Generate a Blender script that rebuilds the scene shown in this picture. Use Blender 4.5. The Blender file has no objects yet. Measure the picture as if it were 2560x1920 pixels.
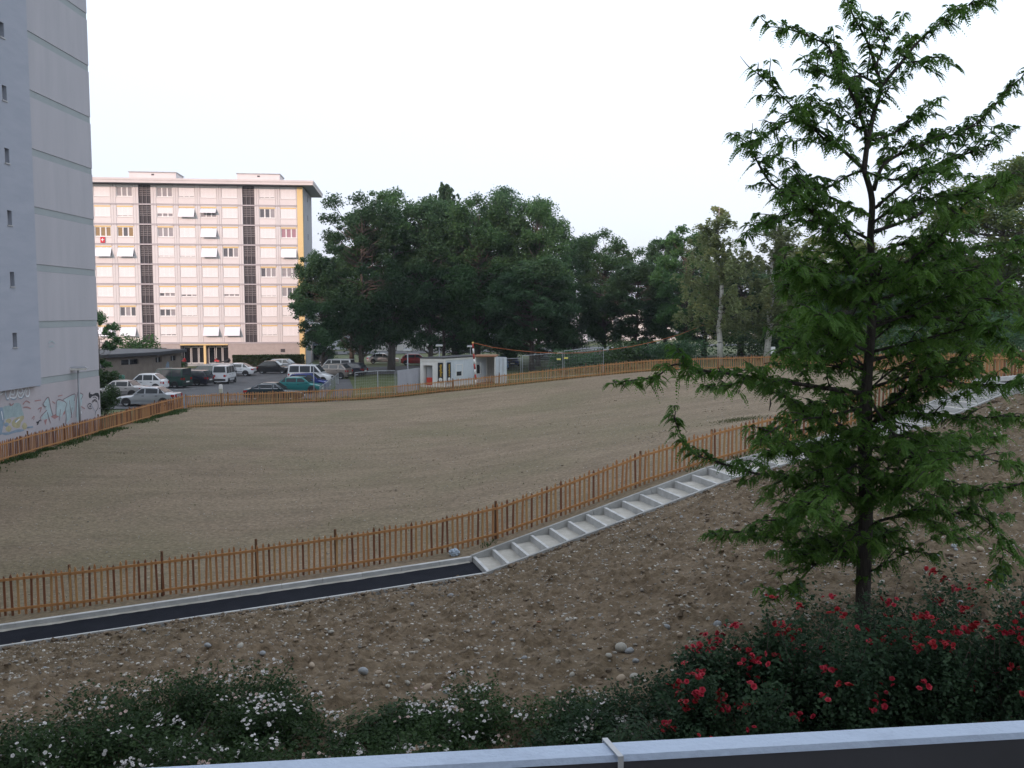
import bpy, bmesh, math, random
import numpy as np
from mathutils import Vector, Matrix

random.seed(7)
RNG = np.random.default_rng(11)
SC = bpy.context.scene
COL = SC.collection

# ------------------------------------------------------------------ camera, sky, sun, exposure
CAM_Z = 7.10                      # eye height above the car park
FPX = 2300.0                      # focal length in pixels of the 2560 px wide photograph
PITCH = math.radians(4.475)
cam_data = bpy.data.cameras.new('camera')
cam_data.sensor_width = 36.0
cam_data.lens = 36.0 * FPX / 2560.0
cam_data.clip_start = 0.05
cam_data.clip_end = 4000.0
cam = bpy.data.objects.new('camera', cam_data)
cam.location = (0, 0, CAM_Z)
cam.rotation_euler = (math.pi / 2 - PITCH, 0, 0)
COL.objects.link(cam)
SC.camera = cam

SUN_AZ = math.radians(25.0)       # light travels towards +Y and a little to +X
SUN_EL = math.radians(16.0)
world = bpy.data.worlds.new('World')
SC.world = world
world.use_nodes = True
wn, wl = world.node_tree.nodes, world.node_tree.links
sky = wn.new('ShaderNodeTexSky')
sky.sky_type = 'NISHITA'
sky.sun_disc = False
sky.sun_elevation = SUN_EL
sky.sun_rotation = math.pi + SUN_AZ
sky.altitude = 400
sky.air_density = 1.0
sky.dust_density = 2.0
sky.ozone_density = 2.5
# bright evening haze: pale veil over the physical sky, lavender towards the horizon, the same all round
hs = wn.new('ShaderNodeHueSaturation')
hs.inputs['Saturation'].default_value = 0.6
hs.inputs['Value'].default_value = 0.14
wl.new(sky.outputs[0], hs.inputs['Color'])
wtc = wn.new('ShaderNodeTexCoord'); wsep = wn.new('ShaderNodeSeparateXYZ')
wl.new(wtc.outputs['Generated'], wsep.inputs[0])
veil = wn.new('ShaderNodeValToRGB')
wl.new(wsep.outputs['Z'], veil.inputs['Fac'])
for pos, c in ((0.0, (.56,.575,.73)), (.10, (.72,.74,.86)), (.28, (.92,1.03,1.15)), (1.0, (.98,1.05,1.18))):
    e = veil.color_ramp.elements[0] if pos == 0.0 else veil.color_ramp.elements[-1] if pos == 1.0 else veil.color_ramp.elements.new(pos)
    e.color = (*c, 1)
vm = wn.new('ShaderNodeVectorMath'); vm.operation = 'SCALE'; vm.inputs['Scale'].default_value = 2.2
wl.new(veil.outputs[0], vm.inputs[0])
va = wn.new('ShaderNodeVectorMath'); va.operation = 'ADD'
wl.new(vm.outputs[0], va.inputs[0]); wl.new(hs.outputs[0], va.inputs[1])
bg = wn['Background']
bg.inputs['Strength'].default_value = 0.15
wl.new(va.outputs[0], bg.inputs['Color'])

sun_data = bpy.data.lights.new('sun', 'SUN')
sun_data.energy = 1.0
sun_data.angle = math.radians(1.0)
sun_data.color = (1.0, 0.70, 0.60)
sun = bpy.data.objects.new('sun', sun_data)
COL.objects.link(sun)
sun.rotation_euler = Vector((math.sin(SUN_AZ) * math.cos(SUN_EL), math.cos(SUN_AZ) * math.cos(SUN_EL),
                             -math.sin(SUN_EL))).to_track_quat('-Z', 'Y').to_euler()
vs = SC.view_settings
vs.view_transform = 'Standard'
vs.look = 'None'
vs.exposure = 1.58
vs.gamma = 1.0
vs.use_curve_mapping = False
SC.cycles.max_bounces = 5
SC.cycles.diffuse_bounces = 2
SC.cycles.transparent_max_bounces = 4
SC.cycles.volume_bounces = 0

# ------------------------------------------------------------------ from a photo pixel and a depth to the place
CP, SP = math.cos(PITCH), math.sin(PITCH)
def ray(px, py):
    u = (px - 1280.0) / FPX; v = (960.0 - py) / FPX
    return u, v * SP + CP, v * CP - SP
def P(px, py, Y):
    a, b, c = ray(px, py); t = Y / b
    return Vector((a * t, Y, CAM_Z + c * t))
def on_line(px, py, c, m=0.3):    # on the vertical plane Y = c + m X
    a, b, d = ray(px, py)
    t = c / (b - m * a)
    return Vector((a * t, b * t, CAM_Z + d * t))
def on_wall(px, py, X):           # on the vertical plane X = const
    a, b, d = ray(px, py); t = X / a
    return Vector((X, b * t, CAM_Z + d * t))

# ------------------------------------------------------------------ materials
MATS = {}
def mat(name, col, rough=0.7, col2=None, scale=4.0, mix=(0.35, 0.65), bump=0.0, bscale=40.0, metal=0.0,
        spec=0.5, detail=4.0, stretch=None, island=0.0, coat=0.0):
    if name in MATS: return MATS[name]
    m = bpy.data.materials.new(name); m.use_nodes = True
    n, l = m.node_tree.nodes, m.node_tree.links
    b = n['Principled BSDF']
    b.inputs['Roughness'].default_value = rough
    b.inputs['Metallic'].default_value = metal
    b.inputs['Specular IOR Level'].default_value = spec
    b.inputs['Coat Weight'].default_value = coat
    b.inputs['Coat Roughness'].default_value = 0.08
    b.inputs['Base Color'].default_value = (*col, 1)
    tc = n.new('ShaderNodeTexCoord')
    src = tc.outputs['Object']
    if stretch:
        mp = n.new('ShaderNodeMapping'); mp.inputs['Scale'].default_value = stretch
        l.new(src, mp.inputs['Vector']); src = mp.outputs['Vector']
    out = None
    if col2 is not None:
        t = n.new('ShaderNodeTexNoise'); t.inputs['Scale'].default_value = scale
        t.inputs['Detail'].default_value = detail; t.inputs['Roughness'].default_value = 0.62
        l.new(src, t.inputs['Vector'])
        r = n.new('ShaderNodeValToRGB')
        r.color_ramp.elements[0].position = mix[0]; r.color_ramp.elements[1].position = mix[1]
        r.color_ramp.elements[0].color = (*col, 1); r.color_ramp.elements[1].color = (*col2, 1)
        l.new(t.outputs['Fac'], r.inputs['Fac'])
        out = r.outputs['Color']
    if island > 0:
        g = n.new('ShaderNodeNewGeometry')
        hsv = n.new('ShaderNodeHueSaturation')
        mr = n.new('ShaderNodeMapRange')
        mr.inputs['To Min'].default_value = 1 - island; mr.inputs['To Max'].default_value = 1 + island
        l.new(g.outputs['Random Per Island'], mr.inputs['Value'])
        l.new(mr.outputs[0], hsv.inputs['Value'])
        if out is not None: l.new(out, hsv.inputs['Color'])
        else: hsv.inputs['Color'].default_value = (*col, 1)
        out = hsv.outputs['Color']
    if out is not None: l.new(out, b.inputs['Base Color'])
    if bump > 0:
        t2 = n.new('ShaderNodeTexNoise'); t2.inputs['Scale'].default_value = bscale
        t2.inputs['Detail'].default_value = 5.0
        l.new(src, t2.inputs['Vector'])
        bp = n.new('ShaderNodeBump'); bp.inputs['Strength'].default_value = min(bump, 1.0)
        bp.inputs['Distance'].default_value = 0.05
        l.new(t2.outputs['Fac'], bp.inputs['Height']); l.new(bp.outputs[0], b.inputs['Normal'])
    MATS[name] = m
    return m

def leaf_mat(name, dark, light, trans=0.3, scale=0.6, warm=None, rough=0.55):
    m = bpy.data.materials.new(name); m.use_nodes = True
    n, l = m.node_tree.nodes, m.node_tree.links
    b = n['Principled BSDF']; b.inputs['Roughness'].default_value = rough
    b.inputs['Specular IOR Level'].default_value = 0.35
    tc = n.new('ShaderNodeTexCoord'); t = n.new('ShaderNodeTexNoise')
    t.inputs['Scale'].default_value = scale; t.inputs['Detail'].default_value = 3
    l.new(tc.outputs['Object'], t.inputs['Vector'])
    r = n.new('ShaderNodeValToRGB')
    r.color_ramp.elements[0].position = 0.32; r.color_ramp.elements[1].position = 0.7
    r.color_ramp.elements[0].color = (*dark, 1); r.color_ramp.elements[1].color = (*light, 1)
    if warm:
        e = r.color_ramp.elements.new(0.8); e.color = (*warm, 1)
    g = n.new('ShaderNodeNewGeometry')
    ad = n.new('ShaderNodeMath'); ad.operation = 'MULTIPLY_ADD'; ad.inputs[1].default_value = 0.34; ad.inputs[2].default_value = -0.17
    l.new(g.outputs['Random Per Island'], ad.inputs[0])
    ad2 = n.new('ShaderNodeMath'); ad2.operation = 'ADD'
    l.new(ad.outputs[0], ad2.inputs[0]); l.new(t.outputs['Fac'], ad2.inputs[1])
    l.new(ad2.outputs[0], r.inputs['Fac'])
    oi = n.new('ShaderNodeObjectInfo')
    hsv = n.new('ShaderNodeHueSaturation')
    mr = n.new('ShaderNodeMapRange'); mr.inputs['To Min'].default_value = 0.8; mr.inputs['To Max'].default_value = 1.2
    l.new(oi.outputs['Random'], mr.inputs['Value']); l.new(mr.outputs[0], hsv.inputs['Value'])
    l.new(r.outputs['Color'], hsv.inputs['Color'])
    l.new(hsv.outputs['Color'], b.inputs['Base Color'])
    tr = n.new('ShaderNodeBsdfTranslucent'); l.new(hsv.outputs['Color'], tr.inputs['Color'])
    mx = n.new('ShaderNodeMixShader'); mx.inputs[0].default_value = trans
    l.new(b.outputs[0], mx.inputs[1]); l.new(tr.outputs[0], mx.inputs[2])
    l.new(mx.outputs[0], n['Material Output'].inputs['Surface'])
    MATS[name] = m
    return m

# ------------------------------------------------------------------ mesh helpers
class MB:
    """collects shapes, then links them as ONE mesh object"""
    def __init__(s): s.v = []; s.f = []
    def add(s, verts, faces):
        o = len(s.v); s.v += [tuple(q) for q in verts]; s.f += [tuple(i + o for i in f) for f in faces]; return s
    def box(s, a, b):
        x0, y0, z0 = a; x1, y1, z1 = b
        return s.add([(x0,y0,z0),(x1,y0,z0),(x1,y1,z0),(x0,y1,z0),(x0,y0,z1),(x1,y0,z1),(x1,y1,z1),(x0,y1,z1)],
                     [(0,3,2,1),(4,5,6,7),(0,1,5,4),(1,2,6,5),(2,3,7,6),(3,0,4,7)])
    def hexa(s, p):   # 8 corners, bottom ring then top ring
        return s.add(p, [(0,3,2,1),(4,5,6,7),(0,1,5,4),(1,2,6,5),(2,3,7,6),(3,0,4,7)])
    def beam(s, a, b, w, h, up=(0,0,1)):
        a = Vector(a); b = Vector(b); d = (b - a).normalized(); u = Vector(up)
        r = d.cross(u).normalized() * (w / 2); u = r.cross(d).normalized() * (h / 2)
        return s.hexa([a-r-u, a+r-u, b+r-u, b-r-u, a-r+u, a+r+u, b+r+u, b-r+u])
    def tube(s, pts, rad, n=6, cap=True):
        pts = [Vector(q) for q in pts]
        if not hasattr(rad, '__len__'): rad = [rad] * len(pts)
        rings = []; o = len(s.v)
        d0 = (pts[1] - pts[0]).normalized()
        ref = Vector((0, 0, 1)) if abs(d0.z) < 0.9 else Vector((1, 0, 0))
        for i, q in enumerate(pts):
            d = (pts[min(i+1, len(pts)-1)] - pts[max(i-1, 0)]).normalized()
            x = d.cross(ref)
            x = x.normalized() if x.length > 1e-6 else d.orthogonal().normalized()
            y = x.cross(d).normalized(); ref = y
            for k in range(n):
                t = 2 * math.pi * k / n
                s.v.append(tuple(q + (x * math.cos(t) + y * math.sin(t)) * rad[i]))
        for i in range(len(pts) - 1):
            for k in range(n):
                a = o + i*n + k; b = o + i*n + (k+1) % n
                s.f.append((a, b, b + n, a + n))
        if cap:
            s.f.append(tuple(o + k for k in reversed(range(n))))
            e = o + (len(pts) - 1) * n
            s.f.append(tuple(e + k for k in range(n)))
        return s
    def prism(s, poly, z0, z1):      # poly: list of (x, y) counter-clockwise
        n = len(poly); o = len(s.v)
        s.v += [(x, y, z0) for x, y in poly] + [(x, y, z1) for x, y in poly]
        s.f.append(tuple(o + i for i in reversed(range(n)))); s.f.append(tuple(o + n + i for i in range(n)))
        for i in range(n):
            j = (i + 1) % n; s.f.append((o+i, o+j, o+n+j, o+n+i))
        return s
    def mesh(s, name, m=None, smooth=False, angle=None):
        me = bpy.data.meshes.new(name); me.from_pydata(s.v, [], s.f)
        if m is not None: me.materials.append(MATS[m] if isinstance(m, str) else m)
        if smooth:
            me.shade_smooth()
            if angle: me.set_sharp_from_angle(angle=math.radians(angle))
        me.update()
        return me
    def build(s, name, m, parent=None, smooth=False, angle=None):
        return link(name, s.mesh(name, m, smooth, angle), parent)

def link(name, me, parent=None, loc=None, rz=None):
    o = bpy.data.objects.new(name, me); COL.objects.link(o)
    if parent is not None: o.parent = parent
    if loc is not None: o.location = loc
    if rz is not None: o.rotation_euler = (0, 0, rz)
    return o
def tag(o, label=None, cat=None, group=None, kind=None):
    if label: o['label'] = label
    if cat: o['category'] = cat
    if group: o['group'] = group
    if kind: o['kind'] = kind
    return o
def thing(name, label, cat, loc=(0,0,0), rz=0.0, group=None, scale=None):
    o = bpy.data.objects.new(name, None); COL.objects.link(o); o.empty_display_size = 0.3
    o.location = loc; o.rotation_euler = (0, 0, rz)
    if scale: o.scale = scale
    return tag(o, label, cat, group)
def np_mesh(name, V, F, m, smooth=False):
    """V (n,3) array, F (k,3|4) array"""
    me = bpy.data.meshes.new(name)
    V = np.ascontiguousarray(V, dtype=np.float32); F = np.ascontiguousarray(F, dtype=np.int32)
    k = F.shape[1]
    me.vertices.add(len(V)); me.vertices.foreach_set('co', V.ravel())
    me.loops.add(F.size); me.loops.foreach_set('vertex_index', F.ravel())
    me.polygons.add(len(F)); me.polygons.foreach_set('loop_start', np.arange(0, F.size, k, dtype=np.int32))
    me.polygons.foreach_set('loop_total', np.full(len(F), k, dtype=np.int32))
    me.polygons.foreach_set('use_smooth', np.full(len(F), bool(smooth)))
    me.update(calc_edges=True)
    if m is not None: me.materials.append(MATS[m] if isinstance(m, str) else m)
    return me
def grid_mesh(name, X, Y, Z, m, smooth=True):
    r, c = X.shape
    V = np.stack([X.ravel(), Y.ravel(), Z.ravel()], 1)
    i = np.arange(r * c).reshape(r, c)
    F = np.stack([i[:-1,:-1].ravel(), i[:-1,1:].ravel(), i[1:,1:].ravel(), i[1:,:-1].ravel()], 1)
    return np_mesh(name, V, F, m, smooth)

# smooth value noise for relief
_LAT = RNG.random((256, 256))
def vnoise(x, y):
    xi = np.floor(x).astype(int); yi = np.floor(y).astype(int)
    fx = x - xi; fy = y - yi
    fx = fx*fx*(3-2*fx); fy = fy*fy*(3-2*fy)
    g = lambda a, b: _LAT[a % 256, b % 256]
    return (g(xi,yi)*(1-fx)+g(xi+1,yi)*fx)*(1-fy) + (g(xi,yi+1)*(1-fx)+g(xi+1,yi+1)*fx)*fy
def fbm(x, y, oct=4, gain=0.5):
    s = 0; a = 1; t = 0
    for k in range(oct):
        s = s + a * (vnoise(x * 2**k + 17.3*k, y * 2**k + 5.1*k) - 0.5); t += a; a *= gain
    return s / t

# thin plate spline through surveyed points
class TPS:
    def __init__(s, pts, reg=0.5):
        p = np.array(pts, float); s.c = p[:, :2]; n = len(p)
        d = np.linalg.norm(s.c[:,None]-s.c[None], axis=2)
        K = np.where(d > 0, d*d*np.log(d+1e-9), 0) + np.eye(n)*reg
        Q = np.hstack([np.ones((n,1)), s.c])
        A = np.block([[K, Q],[Q.T, np.zeros((3,3))]])
        s.w = np.linalg.solve(A, np.concatenate([p[:,2], np.zeros(3)]))
    def __call__(s, x, y):
        x = np.asarray(x, float); y = np.asarray(y, float); sh = x.shape
        q = np.stack([x.ravel(), y.ravel()], 1); n = len(s.c); out = np.empty(len(q))
        for i in range(0, len(q), 20000):
            d = np.linalg.norm(q[i:i+20000,None]-s.c[None], axis=2)
            out[i:i+20000] = np.where(d>0, d*d*np.log(d+1e-9), 0) @ s.w[:n] + s.w[n] + q[i:i+20000] @ s.w[n+1:]
        return out.reshape(sh)
# ------------------------------------------------------------------ the lie of the land
C_FENCE, C_LEFT, WIDTH = 26.53, 25.33, 1.75
HX, HY = 1/math.hypot(1, .3), .3/math.hypot(1, .3)       # stair heading
NX, NY = HY, -HX                                         # across the stairs, towards the camera
left_edge = [on_line(a, b, C_LEFT) for a, b in
             [(-150, 1582), (0, 1561), (900, 1432), (1180, 1390), (1768, 1170), (2222, 1049), (2440, 961)]]
_lx = [p.x for p in left_edge] + [19, 24, 30]; _lz = [p.z for p in left_edge] + [left_edge[-1].z + .12, left_edge[-1].z + .25, left_edge[-1].z + .3]
def zs(x): return np.interp(x, _lx, _lz)

far_fence = [P(a, b, c) for a, b, c in [(451,1022,67),(600,1014,70),(760,1007,73),(960,996,75),(1100,982,75),(1240,968,74.5),
             (1500,940,75.5),(1640,928,76.5),(1700,926,77)]]
right_fence = [P(a, b, c) for a, b, c in [(1700,926,77),(1780,924,76.2),(1860,922.5,74),(1940,921.5,71),(2020,922,66.5),(2100,924,61),(2200,928,55),
             (2300,931,50),(2420,935,45),(2560,940,40.5),(2700,943,36.5)]]
pts = [on_line(a, b, C_FENCE) for a, b in [(0,1545),(165,1523),(850,1428),(1250,1346),(1600,1217),(1776,1163),(2377,968)]]
pts += far_fence + right_fence[1:]
R_ = lambda x, y, z: Vector((x, y, CAM_Z + z))
pts += [R_(-20,20.5,-7.6), R_(-24,43,-7.05), R_(-24,55,-7.03), R_(-24,67,-7.03), R_(-16,38,-7.25), R_(-5,44,-7.0), R_(-12,55,-7.1),
        R_(4,42,-5.75), R_(10,40,-4.75), R_(16,48,-4.2), R_(16,36,-4.1), R_(0,58,-6.5), R_(10,60,-5.2),
        R_(-30,75,-7.05), R_(-40,90,-7.05), R_(-25,95,-7.05), R_(-12,90,-7.0), R_(-14,80,-7.05), R_(-28,126,-7.3), R_(-57,122,-7.3), R_(-45,108,-7.15),
        R_(-10,120,-6.9), R_(0,85,-6.4), R_(8,85,-5.8), R_(15,90,-5.2), R_(25,90,-4.7), R_(40,80,-4.0), R_(40,50,-2.8), R_(60,100,-4.4),
        R_(0,140,-6.6), R_(-80,130,-7.2), R_(-80,60,-7.1), R_(-60,30,-7.3), R_(40,150,-5.5), R_(0,250,-6.5), R_(-100,250,-7), R_(100,250,-5.5), R_(100,60,-4), R_(30,30,-2.2)]
pts += [Vector((p.x, p.y + .15, p.z - .06)) for p in left_edge[2:]] + [Vector((19, C_LEFT + 5.7, float(zs(19)) - .06)), Vector((24, C_LEFT + 7.2, float(zs(24)) - .06))]
H_FAR = TPS([(p.x, p.y, p.z) for p in pts], reg=1.0)

def hb_pts():
    q = []
    for x in (-16,-13,-10,-7,-4,-1.5,0,2,4,6,8,10,12,14,16,18,21,25,30):
        ex = x + NX*WIDTH; q.append((ex, C_LEFT + .3*x + NY*WIDTH, float(zs(x)) + (-.10 if x < -1 else -.06)))
    for x, y, z in [(-16,6,-5.0),(-10,9,-4.95),(-5,9.5,-4.9),(0,10,-4.85),(4.9,12,-4.5),(8,12,-4.35),(13,13,-3.9),(20,14,-3.4),(26,18,-2.6),
                    (-9,14,-6.0),(-5,15,-5.85),(-1,17,-5.85),(2,18.5,-5.35),(6,19.5,-4.6),(10,20.5,-3.9),(15,22,-3.1),
                    (-16,0,-5.0),(0,0,-5.0),(12,0,-4.6),(24,2,-4.2)]:
        q.append((x, y, CAM_Z + z))
    return q
H_BANK = TPS(hb_pts(), reg=0.6)
def ground_z(x, y):
    x = np.asarray(x, float); y = np.asarray(y, float)
    near = y < C_LEFT - .9 + .3*x
    far = H_FAR(x, y)
    r = np.hypot(x, y - 60); k = np.clip((r - 160) / 120, 0, 1)
    far = far * (1 - k) + (CAM_Z - 6.4) * k
    b = H_BANK(np.clip(x, -20, 32), np.clip(y, -2, 40))
    return np.where(near & (np.abs(x) < 45), b, far)
def gz(x, y): return float(ground_z(np.array([x]), np.array([y]))[0])

# materials of the setting
mat('grass', (.055,.075,.022), .9, (.10,.115,.04), .35, bump=.8, bscale=9)
mat('asphalt', (.075,.075,.08), .9, (.10,.10,.105), .5, bump=.3, bscale=60)
mat('fresh_asphalt', (.010,.012,.018), .9, (.016,.018,.026), 3.0, bump=.5, bscale=120, spec=.15)
mat('road_paint', (.7,.7,.7), .8, (.5,.5,.5), 2)
mat('concrete', (.46,.46,.45), .85, (.34,.34,.33), 2.5, bump=.4, bscale=70)
mat('pale_concrete', (.60,.60,.59), .85, (.47,.47,.46), 3.0, bump=.4, bscale=60)
mat('crusher_sand', (.60,.57,.51), .95, (.42,.40,.35), 2.2, mix=(.3,.7), bump=.7, bscale=50)

def soil_material(name, c1, c2, c3, green, s1, s2, speck):
    m = bpy.data.materials.new(name); m.use_nodes = True
    n, l = m.node_tree.nodes, m.node_tree.links
    b = n['Principled BSDF']; b.inputs['Roughness'].default_value = .95; b.inputs['Specular IOR Level'].default_value = .2
    tc = n.new('ShaderNodeTexCoord'); o = tc.outputs['Object']
    def noise(scale, detail=5, vec=None):
        t = n.new('ShaderNodeTexNoise'); t.inputs['Scale'].default_value = scale; t.inputs['Detail'].default_value = detail
        l.new(vec or o, t.inputs['Vector']); return t.outputs['Fac']
    def ramp(f, p0, p1, a, bb):
        r = n.new('ShaderNodeValToRGB'); r.color_ramp.elements[0].position = p0; r.color_ramp.elements[1].position = p1
        r.color_ramp.elements[0].color = (*a, 1); r.color_ramp.elements[1].color = (*bb, 1); l.new(f, r.inputs['Fac']); return r.outputs['Color']
    def mixc(f, a, bb):
        x = n.new('ShaderNodeMix'); x.data_type = 'RGBA'; l.new(f, x.inputs['Factor']); l.new(a, x.inputs['A'])
        if isinstance(bb, tuple): x.inputs['B'].default_value = (*bb, 1)
        else: l.new(bb, x.inputs['B'])
        return x.outputs['Result']
    base = ramp(noise(s1), .35, .65, c1, c2)
    mp = n.new('ShaderNodeMapping'); mp.inputs['Scale'].default_value = (.12, .9, 1); mp.inputs['Rotation'].default_value = (0, 0, -.12); l.new(o, mp.inputs['Vector'])
    streak = ramp(noise(1.0, 6, mp.outputs[0]), .38, .70, (0,0,0), (.8,.8,.8))
    base = mixc(streak, base, c3)
    gr = ramp(noise(.13, 4), .44, .70, (0,0,0), (.6,.6,.6))
    base = mixc(gr, base, green)
    fine = ramp(noise(s2, 3), .3, .7, (.72,.72,.72), (1.2,1.2,1.2))
    mu = n.new('ShaderNodeMix'); mu.data_type = 'RGBA'; mu.blend_type = 'MULTIPLY'; mu.inputs['Factor'].default_value = 1
    l.new(base, mu.inputs['A']); l.new(fine, mu.inputs['B'])
    vo = n.new('ShaderNodeTexVoronoi'); vo.inputs['Scale'].default_value = speck; l.new(o, vo.inputs['Vector'])
    sp = ramp(vo.outputs['Distance'], .05, .13, (.6,.6,.6), (0,0,0))
    fin = mixc(sp, mu.outputs['Result'], tuple(q*1.5 for q in c3))
    l.new(fin, b.inputs['Base Color'])
    bp = n.new('ShaderNodeBump'); bp.inputs['Strength'].default_value = .9; bp.inputs['Distance'].default_value = .06
    l.new(noise(s2 * 1.3, 6), bp.inputs['Height']); l.new(bp.outputs[0], b.inputs['Normal'])
    MATS[name] = m
soil_material('field_soil', (.195,.149,.102), (.235,.182,.124), (.275,.216,.150), (.155,.142,.078), .5, 7.0, 3.2)
soil_material('bank_soil', (.145,.107,.070), (.195,.147,.098), (.175,.130,.086), (.15,.117,.076), 1.4, 9.0, 4.5)

# one sheet of ground to the horizon
def spaced(a, b, mid0, mid1, step, grow=1.22):
    r = list(np.arange(mid0, mid1 + step*.5, step)); s = step; x = mid1
    while x < b: s *= grow; x += s; r.append(min(x, b))
    s = step; x = mid0; l_ = []
    while x > a: s *= grow; x -= s; l_.append(max(x, a))
    return np.array(l_[::-1] + r)
gx, gy = spaced(-1800, 1800, -70, 60, 2.0), spaced(-300, 2500, -4, 140, 2.0)
GX, GY = np.meshgrid(gx, gy)
GZ = ground_z(GX, GY)
southward = GY < C_LEFT + .8 + .3*GX
inside = (southward & (np.abs(GX) < 34) & (GY > -3))
GZ = np.where(inside, GZ - .5, GZ - .06)
tag(link('ground', grid_mesh('ground', GX, GY, GZ, 'grass')), kind='structure')

# bare sown field inside the fences
ff = [(p.x, p.y) for p in far_fence + right_fence[1:]]
def far_limit(x):
    xs = [-24.0] + [a for a, _ in ff if True]; ys = [67.0] + [b for _, b in ff]
    k = int(np.argmax(xs)); return np.interp(x, xs[:k+1], ys[:k+1])
fx = np.linspace(-24, max(a for a, _ in ff), 330); t = np.linspace(0, 1, 380)[:, None]
y0 = C_LEFT + .1 + .3*fx; y1 = far_limit(fx) - .1
y0 = np.where(fx < -14, np.maximum(y0, 8), y0)
FY = y0[None] + (y1 - y0)[None] * t; FX = np.repeat(fx[None], len(t), 0)
FZ = ground_z(FX, FY) + .02 + .10*fbm(FX*.11, FY*.16, 3) + .035*fbm(FX*.9, FY*2.6, 3)
edge = np.minimum(np.minimum((FY - y0[None]) / 1.2, (y1[None] - FY) / 1.2), 1).clip(0, 1)
FZ = ground_z(FX, FY) + .02 + (FZ - ground_z(FX, FY) - .02) * edge
tag(link('field', grid_mesh('field', FX, FY, FZ, 'field_soil')), kind='structure')
def field_z(x, y): return ground_z(x, y) + .02 + .10*fbm(x*.11, y*.16, 3)

# car park and the road beyond
def sheet(name, poly, m, dz, step=2.0, kind='structure'):
    bm = bmesh.new(); vs_ = [bm.verts.new((x, y, 0)) for x, y in poly]; bm.faces.new(vs_)
    x0, x1 = min(a for a, _ in poly), max(a for a, _ in poly); yy0, yy1 = min(b for _, b in poly), max(b for _, b in poly)
    for x in np.arange(math.ceil(x0/step)*step, x1, step):
        bmesh.ops.bisect_plane(bm, geom=bm.verts[:]+bm.edges[:]+bm.faces[:], plane_co=(x,0,0), plane_no=(1,0,0))
    for y in np.arange(math.ceil(yy0/step)*step, yy1, step):
        bmesh.ops.bisect_plane(bm, geom=bm.verts[:]+bm.edges[:]+bm.faces[:], plane_co=(0,y,0), plane_no=(0,1,0))
    X = np.array([v.co.x for v in bm.verts]); Y = np.array([v.co.y for v in bm.verts]); Z = ground_z(X, Y) + dz
    for v, z in zip(bm.verts, Z): v.co.z = z
    bmesh.ops.recalc_face_normals(bm, faces=bm.faces)
    if sum(f.normal.z for f in bm.faces) < 0: bmesh.ops.reverse_faces(bm, faces=bm.faces)
    me = bpy.data.meshes.new(name); bm.to_mesh(me); bm.free(); me.materials.append(MATS[m]); me.shade_smooth()
    return tag(link(name, me), kind=kind)
car_park = sheet('car_park', [(-60,66.5),(-30,66.4),(-24.2,67.4),(-16.5,70.4),(-15.6,76),(-16.6,84),(-19.5,96),(-19,104),(-10,104),(-6,112),(-6,119),(-60,119)], 'asphalt', .0)
sheet('footpath', [(-14.6,71.8),(-12.9,72.6),(-14.5,84),(-17.2,97),(-18.6,97),(-16.2,84),(-15.2,76)], 'asphalt', .012)
sheet('road', [(-120,160),(140,148),(140,158),(-120,171)], 'asphalt', .05, 6)
# grass strip under the long hedge
sheet('lawn_strip', [(-44,119.0),(-27.5,120.6),(-27.5,126),(-44,125)], 'grass', .03)
# lay-by lines
for i, (a, b) in enumerate([((420,975),(490,972)), ((560,1000),(600,998)), ((470,990),(520,988))]):
    p, q = [P(*c, 70) for c in (a, b)]
    def gnd(px, py):
        y = 70.0
        for _ in range(12):
            w = P(px, py, y); r = ray(px, py); y = (gz(w.x, y) - CAM_Z) / r[2] * r[1]
        return P(px, py, y)
    p, q = gnd(*a), gnd(*b); d = (q - p).normalized(); nrm = Vector((-d.y, d.x, 0)) * .06
    zz = lambda w: Vector((w.x, w.y, gz(w.x, w.y) + .012))
    tag(MB().add([zz(p-nrm), zz(q-nrm), zz(q+nrm), zz(p+nrm)], [(0,1,2,3)]).build('parking_line', 'road_paint'), kind='structure')

# ------------------------------------------------------------------ tarred path and its kerbs
def edge_pt(x, off, dz=0.0):   # off metres across from the left edge line
    return Vector((x + NX*off, C_LEFT + .3*x + NY*off, float(zs(x)) + dz))
path_x = np.linspace(-17, -1.12, 34)
tag(MB().add(sum([[edge_pt(x, .12, -.13), edge_pt(x, WIDTH - .07, -.13)] for x in path_x], []),
         [(2*i, 2*i+1, 2*i+3, 2*i+2) for i in range(len(path_x)-1)]).build('path', 'fresh_asphalt', smooth=True), kind='structure')
top_x = np.linspace(15.35, 26, 14)
tag(MB().add(sum([[edge_pt(x, -.6 - .12*(x-15.35), .0), edge_pt(x, WIDTH, .0)] for x in top_x], []),
         [(2*i, 2*i+1, 2*i+3, 2*i+2) for i in range(len(top_x)-1)]).build('upper_path', 'asphalt', smooth=True), kind='structure')
kerb = thing('kerb', 'pale concrete kerb between tarred path and wooden fence', 'kerb', (0,0,0))
for i, x in enumerate(np.arange(-17, -1.2, 1.0)):
    x1 = min(x + .99, -1.13)
    a, b = edge_pt(x, .06, -.12), edge_pt(x1, .06, -.12)
    MB().beam(a, b, .12, .26).build('kerb_stone', 'pale_concrete', kerb)
edging = thing('path_edging', 'thin white edging strip between tarred path and soil bank', 'kerb', (0,0,0))
for x in np.arange(-17, -1.2, 1.0):
    a, b = edge_pt(x, WIDTH - .03, -.06), edge_pt(min(x + .99, -1.13), WIDTH - .03, -.06)
    MB().beam(a, b, .07, .16).build('edging_stone', 'pale_concrete', edging)
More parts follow.
